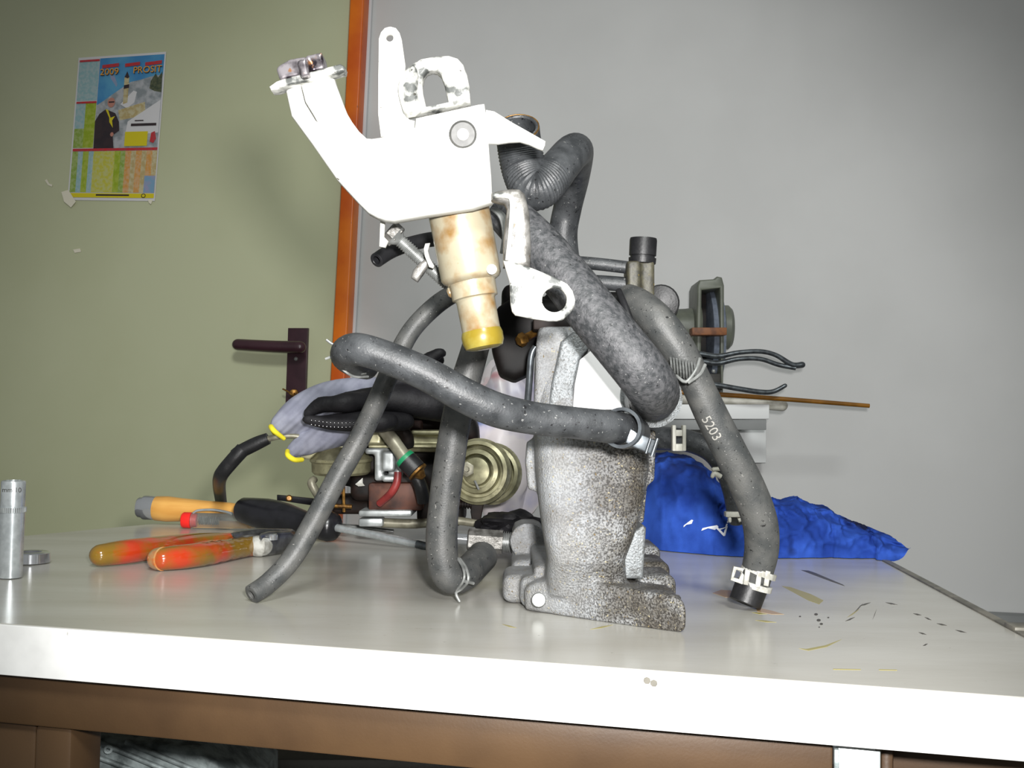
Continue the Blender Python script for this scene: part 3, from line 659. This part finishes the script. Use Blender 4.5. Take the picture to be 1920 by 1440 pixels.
lb = mk('lower_strap', plate([(921, 360), (935, 355.6), (960, 352), (974, 353), (984, 362), (990, 385), (993, 402), (996, 465), (994, 500), (943, 500), (943, 470), (944, 449), (948, 410), (950.6, 390), (946, 381), (938, 379), (921, 374)], at(.526), YV * .010, bev=.003), m_alloy, wb)
mk('strap_ridge', tube([(925, 367, .526, 5), (948, 367, .525, 5), (960, 378, .524, 5), (958, 430, .524, 5), (951, 488, .525, 4)], n=12, k=6), m_whitew, lb)
mk('lower_ear', plate([(943, 488), (966, 492), (997.5, 502), (1029, 515), (1050, 524), (1064, 532), (1074, 545), (1079, 562), (1077, 575), (1069, 588), (1056, 599), (1044, 602), (1029, 602), (1000, 598), (966, 591), (960, 584), (957, 570), (955, 527)], at(.521), YV * .004, holes=[circ(1039.5, 562, 23, 28)], bev=.0012), m_whitew, lb)
sol = mk('solenoid', lathe_px(858, 384, 909, 655, .560, .556, [(0, 58), (138, 57), (144, 53), (149, 45)], 40), m_sol, wb)
mk('solenoid_neck', lathe_px(858, 384, 909, 655, .560, .556, [(146, 44), (178, 43), (180, 38), (184, 36.5), (240, 36), (243, 34)], 36), m_sol, sol)
mk('solenoid_tip', lathe_px(858, 384, 909, 655, .560, .556, [(238, 30), (240, 37), (248, 39.5), (262, 39), (272, 35), (275, 26), (276, 10)], 36), m_solt, sol)
mk('locating_pip', lathe(W(922, 505, .543), W(922, 505, .6), [(0, .0015), (.0008, .0026), (.02, .0026)], 18), m_white, sol)
mk('solenoid_nub', lathe(W(846, 548, .56), W(838, 551, .56), [(-.004, .003), (.001, .003), (.002, .0018)], 14), m_sol, sol)
bo_ = mk('adjusting_bolt', lathe_px(740, 442, 842, 535, .575, .582, [(0, 22)] + [(x, 12.6 if x % 5 < 2.5 else 10.8) for x in [14 + i * 1.25 for i in range(98)]] + [(138, 9)], 20), m_steelw, wb)
mk('bolt_head', lathe_px(728, 430, 842, 535, .575, .582, [(0, 17), (3, 22), (22, 22), (24, 19)], 6), m_alloy, bo_)
mk('clamp_plate', plate([(797, 456), (806, 455), (802, 470), (806, 484), (814, 498), (812, 503), (804, 500), (796, 480), (794, 466)], at(.565), YV * .004, bev=.001), m_white, bo_)
mk('clamp_nut', plate([(786, 492), (800, 484), (806, 492), (794, 512), (782, 528), (770, 520), (774, 506)], at(.57), YV * .006, bev=.0015), m_alloy, bo_)
mk('rear_spring', join(*[tube([(922 + i * 5, 392, .578, 3), (938 + i * 5, 408, .574, 3), (944 + i * 4, 440, .574, 3), (940 + i * 3, 475, .578, 3)], n=8, k=5) for i in range(3)]), m_steelw, wb)

# ================================================================ CARBURETTOR (rear left)
cb = thing('carburettor', 'dismantled olive-grey carburettor with diaphragm cans and cable behind the hoses', 'engine part', G(760, 1000))
D = 1.05
mk('float_block', pbox(690, 905, 792, 958, D - .02, .07, .003), m_rust, cb)
mk('shade_core', fuse([pbox(610, 838, 880, 912, D + .005, .08, .006), pbox(655, 890, 800, 940, D - .01, .08, .006), pbox(780, 860, 870, 988, D, .07, .006), pbox(620, 930, 700, 965, D + .01, .05, .004)], .003, 3), m_carbd, cb)  # black cylinder and dark boxes standing in for the interior shadow
mk('base_gasket', pbox(672, 957, 772, 969, D - .03, .10, .002), m_carbs, cb)
mk('base_lug', pbox(672, 972, 718, 988, D - .025, .02, .002), m_carbs, cb)
mk('base_pipe', tube([(715, 980, D - .012, 9), (780, 982, D - .012, 9), (850, 976, D - .01, 8), (905, 984, D - .005, 7)], n=14, k=4), m_gpipe, cb)
mk('body_block', fuse([pbox(702, 842, 718, 902, D - .03, .05, .002), pbox(716, 846, 740, 884, D - .034, .05, .002), pbox(684, 840, 730, 852, D - .03, .05, .002), pbox(716, 892, 742, 904, D - .034, .05, .002), pbox(728, 850, 752, 905, D - .02, .03, .002)], .0012, 1), m_carbs, cb)
mk('top_deck', fuse([pbox(596, 824, 700, 834, D - .02, .07, .002), pbox(686, 800, 716, 834, D - .026, .07, .002), pbox(716, 812, 862, 848, D - .022, .08, .003), pbox(770, 806, 862, 816, D - .03, .07, .002), pbox(690, 834, 866, 840, D - .03, .07, .001)], .0014, 1), m_oliv, cb)
p0 = W(640, 892, D - .005)
mk('diaphragm_dome', lathe(p0, p0 + up, [(0, .012), (.0015, .026), (.004, .0285), (.013, .029), (.0145, .0305), (.017, .0305), (.0185, .028), (.026, .022), (.029, .017), (.036, .0165), (.038, .015), (.038, .002)], 36), m_oliv, cb)
def can(x, y, r, d, name):
    k = r * d / F; a = W(x, y, d); b = W(x - 60, y - 6, d - .12)
    return mk(name, lathe(a, b, [(-.006, k), (0, k * 1.04), (.002, k * 1.04), (.003, k), (.008, k * .95), (.009, k * .84), (.0035, k * .80), (.0035, k * .72), (.011, k * .68), (.012, k * .55), (.006, k * .52), (.006, k * .46), (.013, k * .42), (.0145, k * .25), (.0145, k * .0)], 40), m_oliv, cb)
c1 = can(898, 884, 60, D - .01, 'diaphragm_can'); c2 = can(922, 888, 56, D + .035, 'diaphragm_can')
mk('can_nut', lathe(W(876, 880, D - .022), W(870, 879, D - .06), [(0, .0075), (.006, .0075), (.0065, .006), (.0065, .003), (.012, .0025)], 6), m_gpipe, c1)
mk('can_pin', tube([(890, 901, D - .03, 2.2), (898, 918, D - .03, 2.2)], n=8, k=2), m_steelw, c1)
mk('can_spigot', tube([(884, 925, D - .01, 4), (883, 940, D - .01, 4)], n=10, k=2), m_steelw, c1)
mk('idle_spring', lathe_px(842, 944, 888, 946, D, D, [(i, 9 if i % 5 < 3 else 6.5) for i in range(0, 46)], 14), m_carbd, cb)
mk('idle_screw', lathe_px(884, 948, 908, 950, D, D, [(0, 5), (8, 5), (9, 9), (18, 9)], 6), m_brass, cb)
mk('idle_bracket', plate([(886, 925), (904, 926), (908, 940), (900, 984), (886, 985), (882, 960)], at(D - .005), YV * .008, bev=.001), m_carbd, cb)
gp = mk('fuel_pipe', tube([(716, 800, D - .05, 13), (728, 815, D - .052, 13), (748, 842, D - .056, 13), (764, 866, D - .06, 13)], n=16, k=5), m_gpipe, cb)
mk('green_ring', lathe_px(753, 853, 800, 902, D - .06, D - .065, [(6, 19), (12, 20), (14, 20), (15, 17)], 26), m_green, gp)
mk('pipe_cap', lathe_px(753, 853, 800, 902, D - .06, D - .065, [(12, 18), (14, 20), (40, 20), (42, 18)], 26), m_blk, gp)
mk('cap_rim', lathe_px(753, 853, 800, 902, D - .06, D - .065, [(41, 17), (42, 20.5), (46, 20.5), (48, 12), (60, 5)], 26), m_brass, gp)
mk('cap_hose', tube([(778, 892, D - .05, 12), (788, 910, D - .05, 13), (795, 940, D - .045, 13)], n=14, k=4), m_blk, gp)
mk('red_hose', tube([(746, 885, D - .045, 7), (744, 905, D - .046, 7.5), (733, 925, D - .044, 7.5), (712, 944, D - .03, 7)], n=14, k=6), m_redh, cb)
mk('choke_disc', lathe(W(643, 811, D - .02), W(642, 810, D - .2), [(0, .0115), (.004, .0115), (.006, .010), (.006, .0065), (.003, .006), (.003, 0)], 26), m_chrome, cb)
mk('choke_slot', plate([(636, 806), (643, 802), (640, 818), (633, 820)], at(D - .028), YV * .004), m_brass, cb)
mk('deck_screw', lathe(W(617, 817, D - .02), W(617, 817, D - .2), [(0, .0035), (.005, .0035), (.0055, .002)], 14), m_steelw, cb)
mk('cable_lug', fuse([plate([(556, 812), (592, 812), (606, 828), (598, 846), (580, 862), (562, 860), (560, 838)], at(D - .02), YV * .006, bev=.001), pbox(556, 806, 606, 816, D - .025, .03, .001)], .001, 1), m_oliv, cb)
mk('lug_bolt', lathe(W(575, 832, D - .018), W(574, 832, D - .2), [(0, .008), (.005, .008), (.008, .006), (.009, .003)], 18), m_gpipe, cb)
cw = mk('control_cable', tube([(578, 828, D - .025, 5), (560, 819, D - .028, 5), (530, 818, D - .03, 5), (500, 824, D - .03, 6), (470, 838, D - .03, 6)], n=12, k=6), m_gpipe, cb)
mk('cable_sleeve', tube([(503, 822, D - .03, 11), (480, 832, D - .03, 13), (452, 846, D - .03, 13), (440, 854, D - .03, 12)], n=16, k=5), m_blk, cw)
mk('cable_sleeve', tube([(456, 842, D - .03, 14), (434, 866, D - .03, 14), (415, 890, D - .02, 13.5), (411, 908, D + .05, 12), (413, 930, D + .14, 11), (417, 956, D + .19, 10)], n=16, k=6), m_blk, cw)
mk('lever_arm', tube([(590, 898, D - .01, 7), (584, 906, D - .015, 8), (592, 922, D - .015, 8), (602, 942, D - .01, 6)], n=12, k=5), m_gpipe, cb)
mk('linkage_screw', tube([(612, 948, D - .02, 4), (660, 950, D - .02, 4)], n=10, k=2), m_brass, cb)
mk('linkage_post', tube([(644, 912, D - .02, 3), (645, 960, D - .02, 3)], n=8, k=2), m_brass, cb)
mk('torn_gasket', plate([(666, 908), (680, 896), (680, 906), (684, 911), (672, 912)], at(D - .024), YV * .002), m_wcl, cb)
mk('air_horn', fuse([plate([(742, 726), (790, 716), (850, 735), (880, 762), (896, 800), (898, 830), (870, 834), (770, 812), (740, 790)], at(D + .02), YV * .06, bev=.01), sweep([(*W(740, 800, D - .03), .006), (*W(760, 812, D - .034), .0065), (*W(768, 840, D - .03), .006)], k=4)], .003, 3), m_carbd, cb, kind='stuff')
mk('rust_patch', plate([(738, 752), (752, 748), (776, 770), (770, 782), (752, 770)], at(D + .018), YV * .004, bev=.001), m_rusty, cb)
mk('rust_lug', pbox(764, 788, 790, 808, D - .02, .02, .002), m_rust, cb)
mk('steel_strap', join(plate([(519, 928), (530, 929), (600, 936), (640, 940), (640, 952), (600, 950), (519, 938)], at(1.09), YV * .006, bev=.0008)), m_blkh, cb)
mk('strap_rivet', lathe(W(542, 934, 1.088), W(542, 934, 1.2), [(0, .0022), (.001, .0034), (.004, .0034)], 14), m_brass, cb)

# ================================================================ GLOVES
GDp = 1.02
def hand_tubes(lst, d, fl=.75): return [tube([(x, y, d + dz, r) for x, y, dz, r in t], n=16, k=5, c0='round', c1='round') for t in lst]
g1 = thing('work_glove', 'upper grey knit work glove with black latex fingers draped over the carburettor', 'glove', W(700, 790, GDp), 'work gloves on the carburettor')
mk('knit_back', fuse(hand_tubes([[(528, 796, 0, 22), (560, 772, 0, 30), (605, 752, 0, 34), (650, 742, 0, 34), (700, 738, .01, 32), (740, 735, .02, 26)], [(540, 806, .01, 18), (580, 790, .01, 26), (630, 770, .01, 30)]], GDp), .003, 6), m_knit, g1)
mk('latex_palm', fuse(hand_tubes([[(640, 752, -.02, 16), (720, 748, -.02, 26), (800, 758, -.01, 30), (870, 772, 0, 26)], [(576, 776, -.045, 10), (600, 760, -.045, 16), (628, 758, -.045, 17), (668, 756, -.03, 20), (720, 760, -.02, 20)],
     [(625, 757, -.047, 15), (650, 755, -.045, 20), (690, 752, -.03, 18)], [(740, 706, 0, 14), (780, 690, -.01, 18), (820, 664, -.015, 12), (829, 662, -.015, 10)], [(735, 735, 0, 22), (780, 700, 0, 18), (810, 676, 0, 15), (826, 676, 0, 10)], [(740, 720, 0, 22), (800, 735, 0, 24), (860, 755, 0, 20)]], GDp), .003, 5), m_gblk, g1)
mk('cuff_hem', tube([(514, 812, GDp, 4), (508, 800, GDp - .012, 5), (514, 808, GDp - .02, 5), (532, 822, GDp - .012, 4)], n=10, k=5, c0='round', c1='round'), m_ycuff, g1)
wl = text_bm('888', 15)
g2 = thing('work_glove', 'lower grey knit work glove with dotted black fingers under the first glove', 'glove', W(640, 840, GDp), 'work gloves on the carburettor')
mk('knit_back', fuse(hand_tubes([[(548, 846, .005, 14), (570, 834, .005, 22), (610, 818, .005, 24), (660, 806, .005, 22)], [(580, 826, .01, 26), (640, 812, .01, 26)]], GDp), .003, 6), m_knit, g2)
fing = mk('latex_palm', fuse(hand_tubes([[(576, 786, -.05, 10), (620, 794, -.05, 13), (670, 797, -.05, 14), (710, 794, -.045, 18), (732, 790, -.045, 16)], [(600, 790, -.045, 12), (680, 790, -.04, 20), (760, 790, -.02, 18)], [(700, 792, -.05, 18), (718, 792, -.05, 17)]], GDp), .0025, 5), m_gblk, g2)
dots = []
for i in range(16):
    for j in range(2):
        x, y = 584 + i * 7.2, 788 + j * 8 + 5 * math.sin(i * .2); p = W(x, y, GDp - .05)
        dots.append((x, y))
tr_ = bvh_of(fing); dl = []
for x, y in dots:
    h = tr_.ray_cast(EYE, ray(x, y).normalized())
    if h[0]: dl.append(lathe(h[0] - ray(x, y) * -.001, h[0] - ray(x, y) * .002, [(0, .0011), (.0014, .001), (.002, .0004)], 6))
if dl: mk('grip_dots', join(*dl), m_blkh, fing, kind='stuff')
mk('cuff_hem', tube([(539, 846, GDp - .012, 4.5), (540, 854, GDp - .022, 5), (552, 862, GDp - .02, 5), (566, 862, GDp - .01, 4.5)], n=10, k=5, c0='round', c1='round'), m_ycuff, g2)

# ================================================================ BAG, RUBBER BOOT
def blob(cx, cy, rx, ry, d, dz, seed, amp=.25, n=3):
    bm = bmesh.new(); bmesh.ops.create_icosphere(bm, subdivisions=n + 1, radius=1)
    c = W(cx, cy, d); sx, sz = rx * d / F, ry * d / F
    for v in bm.verts:
        k = 1 + amp * mnoise.noise(v.co * 2.2 + Vector((seed, 0, 0))) + amp * .5 * abs(mnoise.noise(v.co * 5 + Vector((0, seed, 0))))
        v.co = Vector((c.x + v.co.x * sx * k, c.y + v.co.y * dz * k, max(c.z + v.co.z * sz * k, ZT + .0005)))
    return bm
mk('plastic_bag', blob(950, 830, 70, 160, 1.185, .03, 3.0, .22), m_bag, angle=30, label='crumpled white plastic bag with pink and blue print between carburettor and manifold', cat='bag')
mk('rubber_boot', blob(962, 985, 62, 26, 1.0, .03, 8.0, .3), m_gblk, label='small black rubber boot lying left of the manifold', cat='rubber boot')

# ================================================================ HAND TOOLS
# pliers
pl = thing('pliers', 'pliers with translucent orange-red grips and steel jaws on the bench', 'pliers', G(400, 1060))
mk('grip', tubeT([(190, 1041, 22), (240, 1034, 24), (300, 1026, 22), (360, 1017, 18), (420, 1012, 14), (455, 1012, 12)], n=22, k=6, c0='round', flat=.95), m_ph, pl, label='rear orange-red grip')
gr = mk('grip', tubeT([(306, 1048, 22), (345, 1044, 23), (390, 1038, 22), (430, 1031, 20), (465, 1025, 19), (487, 1024, 18)], n=22, k=6, c0='round', ripple=(.3, .85, .04, 2.1)), m_ph, pl)
mk('grip_tip', tubeT([(298, 1048, 21.5), (306, 1048, 22.6)], n=22, k=2, c0='round'), m_phc, gr)
mk('grip_glare_ring', tubeT([(478, 1024, 19), (488, 1024, 20), (494, 1024, 18)], n=22, k=3), m_wcl, gr)  # pale ring painted in for the glare at the grip end
dj = GD(505, 1046)
jaw = mk('jaw', fuse([plate([(484, 1002), (500, 998), (545, 996), (556, 1006), (552, 1022), (520, 1040), (490, 1044)], at(dj, .0006, 0, 490), YV * .012, bev=.002), plate([(430, 1000), (480, 992), (545, 993), (556, 1002), (500, 1010), (440, 1016)], at(dj + .015, .0005, 0, 490), YV * .01, bev=.002)], .001, 2), m_plst, pl)
mk('pivot', lathe(W(512, 1012, dj + .01), W(512, 1004, dj + .01), [(0, .004), (.004, .004), (.005, .003)], 18), m_chrome, jaw)
# wooden handled chisel
ch = thing('chisel', 'wooden-handled chisel with steel end cap at the back edge of the bench', 'chisel', G(340, 984))
dh = 1.15
mk('handle', lathe_px(290, 953, 470, 963, dh, dh - .01, [(0, 21), (3, 23), (25, 24), (50, 22), (90, 20), (140, 18.5), (178, 15), (181, 12)], 30), m_wood, ch)
mk('end_cap', lathe_px(258, 951, 300, 953, dh, dh, [(0, 8), (0.5, 17), (3, 19), (10, 19.5), (11, 22), (14, 23), (30, 22.5), (35, 22)], 30), m_chrome, ch)
mk('blade', tube([(468, 963, dh - .01, 8), (560, 970, dh - .015, 8), (640, 976, dh - .02, 7)], n=12, k=2, flat=.5), m_steel, ch)
# tester
te = thing('voltage_tester', 'clear plastic voltage tester screwdriver with red cap behind the pliers', 'screwdriver', G(400, 992))
dt = GD(360, 991)
mk('red_cap', lathe_px(341, 975, 372, 976, dt, dt, [(0, 9), (1, 13), (4, 15), (18, 15), (19, 9), (29, 8)], 26), m_redp, te)
mk('clear_body', lathe_px(360, 976, 500, 979, dt, dt, [(0, 10), (0, 15), (60, 15), (110, 15), (125, 12), (139, 8), (140, 5)], 26), m_clear, te)
mk('inner_spring', lathe_px(374, 976, 470, 978, dt, dt, [(i * 2, 6 if i % 2 else 4) for i in range(20)], 12), m_steelw, te)
mk('pocket_clip', tube([(362, 962, dt - .003, 2), (372, 957, dt - .003, 2.2), (400, 956, dt - .003, 2.4), (425, 960, dt - .003, 2.2), (436, 964, dt - .003, 3)], n=8, k=5), m_steel, te)
mk('blade', tube([(496, 979, dt, 5), (600, 984, dt, 5), (660, 987, dt, 5), (738, 996, dt, 4.5)], n=10, k=3, flat=.8), m_steelw, te)
# black screwdriver
sd = thing('screwdriver', 'black-handled screwdriver with long grey steel shaft in front of the carburettor', 'screwdriver', G(600, 1015))
d0, d1, d2 = 1.07, 1.015, .975
hd = mk('handle', lathe_px(450, 955, 634, 990, d0, d1, [(0, 10), (1, 20), (6, 24), (26, 27), (50, 30), (70, 30), (90, 28), (112, 23), (132, 18.5), (146, 19), (153, 23), (159, 27), (172, 28), (180, 25), (185, 18), (187, 9)], 34), m_blkh, sd)
mk('handle_recess', plate([(458, 964), (472, 962), (488, 974), (490, 988), (474, 982), (462, 976)], at(d0 - .0135), YV * .002, bev=.0006), m_gdark, hd)
mk('shaft', tube([(628, 989, d1, 7.5), (700, 1003, (d1 + d2) / 2, 7.5), (784, 1021, d2, 7.5)], n=16, k=2), m_steel, sd)
mk('tip', tube([(782, 1020.5, d2, 8), (806, 1026, d2 - .006, 7.5)], n=12, k=2), m_darkst, sd)
# socket
so = thing('deep_socket', 'tall chrome deep socket marked 10 mm standing at the left edge', 'socket', G(19, 1084))
b0 = G(19, 1084); k = .743 / F
sk = mk('socket_body', lathe(b0, b0 + Vector((0, 0, 1)), [(0, 19 * k), (.0008, 21.5 * k), (.0465, 22.5 * k), (.0468, 24 * k), (.0505, 24 * k), (.0508, 22 * k), (.068, 22 * k), (.069, 21 * k), (.0695, 18 * k), (.0695, 14 * k), (.055, 14 * k)], 40), m_steel, so)
kn = []
for i in range(40):
    a = 2 * PI * i / 40; kn.append(lathe(b0 + Vector((math.cos(a) * 24 * k, math.sin(a) * 24 * k, .0470)), b0 + Vector((math.cos(a) * 24 * k, math.sin(a) * 24 * k, 1)), [(0, .0003), (.0033, .0003)], 5))
mk('knurled_band', join(*kn), m_steelw, so, kind='stuff')
mk('size_mark', drape(text_bm('mm 10', 13), 22, 919, .02, bvh_of(sk), lift=.0001), m_gdark, sk, smooth=False)
# ring spanner
sp = thing('ring_spanner', 'small chrome ring spanner lying behind the deep socket', 'spanner', G(60, 1060))
c = G(56, 1056)
mk('ring_end', lathe(c, c + Vector((0, 0, 1)), [(.0005, .009), (0, .0135), (.001, .015), (.008, .0145), (.009, .013), (.009, .0085), (.0005, .009)], 32, closed=False), m_chrome, sp)
mk('shank', sweep([(c.x - .012, c.y + .004, ZT + .007, .0055), (c.x - .05, c.y + .02, ZT + .008, .005), (c.x - .11, c.y + .045, ZT + .006, .005)], n=14, k=4, flat=.6), m_chrome, sp)

# ================================================================ BLUE CLOTH, BENT HOSE
top = [(1150, 900), (1190, 868), (1215, 856), (1260, 850), (1305, 858), (1345, 886), (1375, 930), (1398, 958), (1420, 948), (1450, 932), (1478, 940), (1510, 932), (1538, 946), (1562, 950), (1582, 970), (1602, 974), (1640, 988), (1670, 1000), (1706, 1022)]
bot = [(1150, 1016), (1240, 1033), (1330, 1041), (1450, 1047), (1560, 1046), (1600, 1056), (1660, 1058), (1690, 1045), (1706, 1026)]
def lerp(t, x):
    for (a, b), (c_, d_) in zip(t, t[1:]):
        if x <= c_: return b + (d_ - b) * (x - a) / (c_ - a)
    return t[-1][1]
bm = bmesh.new(); NX, NV = 190, 60; grid = []
for i in range(NX + 1):
    x = 1150 + (1706 - 1150) * i / NX; yt = lerp(top, x); yb = max(lerp(bot, x), yt + 3); db = GD(x, min(yb, 1047)); row = []
    if x > 1640: db = GD(1640, 1050) - (x - 1640) * .0002
    dep = .045 + .05 * min(1, (yb - yt) / 150); P0 = W(x, yb, db); P1 = W(x, yt, db + dep); P0.z = max(P0.z, ZT + .0006) if x < 1660 else P0.z
    for j in range(NV + 1):
        v = j / NV; a = v * PI
        y = P0.y + (1 - math.cos(a)) / 2 * dep * 2; z = P0.z + (P1.z - P0.z) * math.sin(a) ** .8; xx = P0.x + (P1.x - P0.x) * (1 - math.cos(a)) / 2 * 1.0
        q = Vector((xx * 46 + z * 20, y * 26, z * 62 - xx * 18)); e = math.sin(a) * min(1, (yb - yt) / 40)
        f1 = 1 - abs(mnoise.noise(q)) * 2; f2 = 1 - abs(mnoise.noise(q * 2.1 + Vector((5, 1, 2)))) * 2; f3 = mnoise.noise(Vector((xx * 60 - z * 40, y * 10, z * 14)))
        amp = .007 if x < 1340 else .013
        y -= (f1 * amp + f2 * amp * .5 + f3 * .003) * (e + .25 * (1 - v)); z += (f2 * .0022 + f3 * .002) * e
        row.append(bm.verts.new((xx, y, max(z, ZT + .0006) if x < 1655 else z)))
    grid.append(row)
for i in range(NX):
    for j in range(NV): bm.faces.new((grid[i][j], grid[i + 1][j], grid[i + 1][j + 1], grid[i][j + 1]))
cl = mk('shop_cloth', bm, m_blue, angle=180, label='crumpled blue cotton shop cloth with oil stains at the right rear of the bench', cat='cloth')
tc_ = bvh_of(cl)
mk('printed_letter', drape(text_bm('A', 36), 1356, 992, 2.9, tc_, 1, .0012, sx=1.2), m_letter, cl, smooth=False)
for pts in ([(-16, -3), (-4, 2), (8, 0), (16, 6), (12, 9), (0, 6), (-14, 2)], ):
    mk('printed_letter', drape(flat_poly([(a, b) for a, b in pts]), 1332, 992, 0, tc_, 0, .0012), m_letter, cl, smooth=False)
    mk('printed_letter', drape(flat_poly([(a * .7, b * .7) for a, b in pts]), 1292, 984, -.4, tc_, 0, .0012), m_letter, cl, smooth=False)
ld = GD(1385, 1030) - .02
bh = thing('bent_hose', 'bent black rubber hose with pale plastic clips lying over the blue cloth', 'hose', W(1390, 990, .95))
dd = .95
bhh = mk('hose', tube([(1215, 822, dd + .03, 22), (1250, 822, dd + .01, 22), (1295, 828, dd - .005, 21), (1335, 848, dd - .015, 20), (1362, 885, dd - .02, 20), (1376, 925, dd - .02, 20), (1382, 960, dd - .02, 20), (1386, 975, dd - .018, 20)], n=22, k=6, c1='open'), m_rub, bh)
mk('plastic_clip', join(*[pbox(x, 797, x + 7, 846, dd - .015, .01, .001) for x in (1261, 1280)], pbox(1266, 806, 1282, 818, dd - .013, .008, .001), pbox(1264, 832, 1284, 846, dd - .014, .008, .001)), m_tubew, bhh)
mk('plastic_clip', join(tube([(1350, 879, dd - .03, 4), (1338, 880, dd - .03, 4)], n=10, k=2, c1='round'), tube([(1352, 894, dd - .03, 5), (1340, 888, dd - .03, 5), (1336, 893, dd - .03, 4)], n=10, k=3, c1='round')), m_tubew, bhh)
mk('plastic_clip', join(pbox(1361, 960, 1390, 970, dd - .034, .01, .001), pbox(1366, 970, 1372, 980, dd - .034, .006, .001), tube([(1388, 968, dd - .03, 5), (1402, 958, dd - .03, 5), (1404, 966, dd - .03, 5), (1384, 975, dd - .03, 5)], n=10, k=3)), m_tubew, bhh)

# ================================================================ SHELF ON THE WALL AND WHAT IS ON IT
ds = 1.80
sh = thing('wall_shelf', 'white shelf board fixed to the grey wall behind the manifold', 'shelf', W(1330, 806, ds + .1))
mk('shelf_board', pbox(1120, 758, 1443, 786, ds, .30, .002, dr=ds - .02), m_shelf, sh)
mk('shelf_bearer', pbox(1120, 786.5, 1437, 806, ds + .004, .27, .001, dr=ds - .016), m_dado, sh)
mk('shelf_bracket', pbox(1380, 806, 1437, 868, ds + .17, .08, .002), m_shelf, sh)
tt = W(1235, 749, ds + .02)
wt = mk('white_tube', tube([(1180, 745, ds + .02, 9.5), (1300, 749, ds + .02, 9.5), (1440, 757, ds - .005, 9.5)], n=18, k=3), m_tubew, label='dusty white plastic tube with end cap lying on the white shelf', cat='tube')
mk('tube_cap', tube([(1438, 757.5, ds - .005, 11), (1466, 760, ds - .012, 11)], n=18, k=2, c1='round'), m_tubew, wt)
mk('amber_rod', tube([(1250, 734, ds - .03, 5), (1400, 743, ds - .035, 4.6), (1630, 761, ds - .04, 4)], n=10, k=2), m_amber, label='thin amber brown rod lying along the shelf and sticking out past its end', cat='rod')
gd = 1.86
bg = thing('bench_grinder', 'grey-green bench grinder with dark wheel guard standing on the wall shelf', 'grinder', W(1330, 758, gd + .05))
def hole(o): return o
mk('wheel_guard', plate([(1306, 640), (1308, 535), (1312, 525), (1340, 523), (1345, 518), (1354, 520), (1358, 535), (1358, 640), (1356, 740), (1304, 740)], at(gd), YV * .09, holes=[[(1316, 544), (1350, 540), (1352, 730), (1314, 730)]], bev=.003), m_ggreen, bg)
mk('guard_back', pbox(1312, 536, 1352, 736, gd + .084, .006, .001), m_carbd, bg)
wc = W(1321, 632, gd + .10); we = W(1348, 632, gd + .10); wr = 98 * gd / F
mk('grinding_wheel', lathe(wc, we, [(0, .01), (0, wr * .95), (.001, wr), (.022, wr), (.023, wr * .95), (.023, .01)], 40), m_wheel, bg)
mk('side_cover', lathe(W(1354, 614, gd + .06), W(1380, 614, gd + .06), [(0, .04), (.010, .04), (.016, .034), (.018, .02)], 32), m_ggreen, bg)
mk('motor_housing', lathe(W(1252, 612, gd + .06), W(1308, 614, gd + .06), [(0, .024), (.006, .031), (.03, .033), (.05, .036), (.056, .04)], 32), m_ggreen, bg)
mk('spindle_knob', lathe(W(1238, 575, gd + .0), W(1262, 576, gd + .02), [(0, .018), (.004, .027), (.012, .029), (.018, .026), (.02, .012)], 28), m_gdark, bg)
mk('tool_rest', pbox(1298, 614, 1363, 628, gd - .03, .03, .001), m_rusty, bg)
mk('pedestal', pbox(1298, 700, 1352, 757, gd - .004, .11, .003), m_gdark, bg)
mk('pedestal_screw', lathe(W(1338, 696, gd - .006), W(1338, 696, gd + .1), [(0, .002), (.001, .0034), (.004, .0034)], 12), m_steelw, bg)
sp2 = 1.74
tg = thing('steel_tongs', 'dark steel tongs with wavy handles lying open across the grinder shelf', 'tongs', W(1290, 735, sp2))
mk('handle', join(tube([(1262, 690, sp2, 5), (1300, 664, sp2, 5), (1345, 668, sp2, 5), (1385, 661, sp2, 4.5), (1425, 659, sp2, 4.5), (1455, 666, sp2, 4.5), (1485, 684, sp2, 5.5), (1504, 684, sp2, 6)], n=12, k=6, c1='round'),
     tube([(1262, 694, sp2 + .004, 5), (1310, 678, sp2 + .004, 5), (1345, 681, sp2 + .004, 5), (1385, 673, sp2 + .004, 4.5), (1425, 673, sp2 + .004, 4.5), (1460, 684, sp2 + .003, 4.5), (1492, 690, sp2, 4.5)], n=12, k=6)), m_darkst, tg)
mk('handle', tube([(1262, 696, sp2, 5), (1300, 716, sp2, 5), (1345, 722, sp2, 5), (1385, 729, sp2, 5), (1425, 735, sp2, 5), (1450, 734, sp2, 4.5), (1472, 723, sp2, 4)], n=12, k=6, c1='round'), m_darkst, tg)
mk('pivot', lathe(W(1262, 694, sp2 - .01), W(1262, 694, sp2 + .2), [(0, .006), (.002, .008), (.018, .008), (.02, .006)], 18), m_darkst, tg)
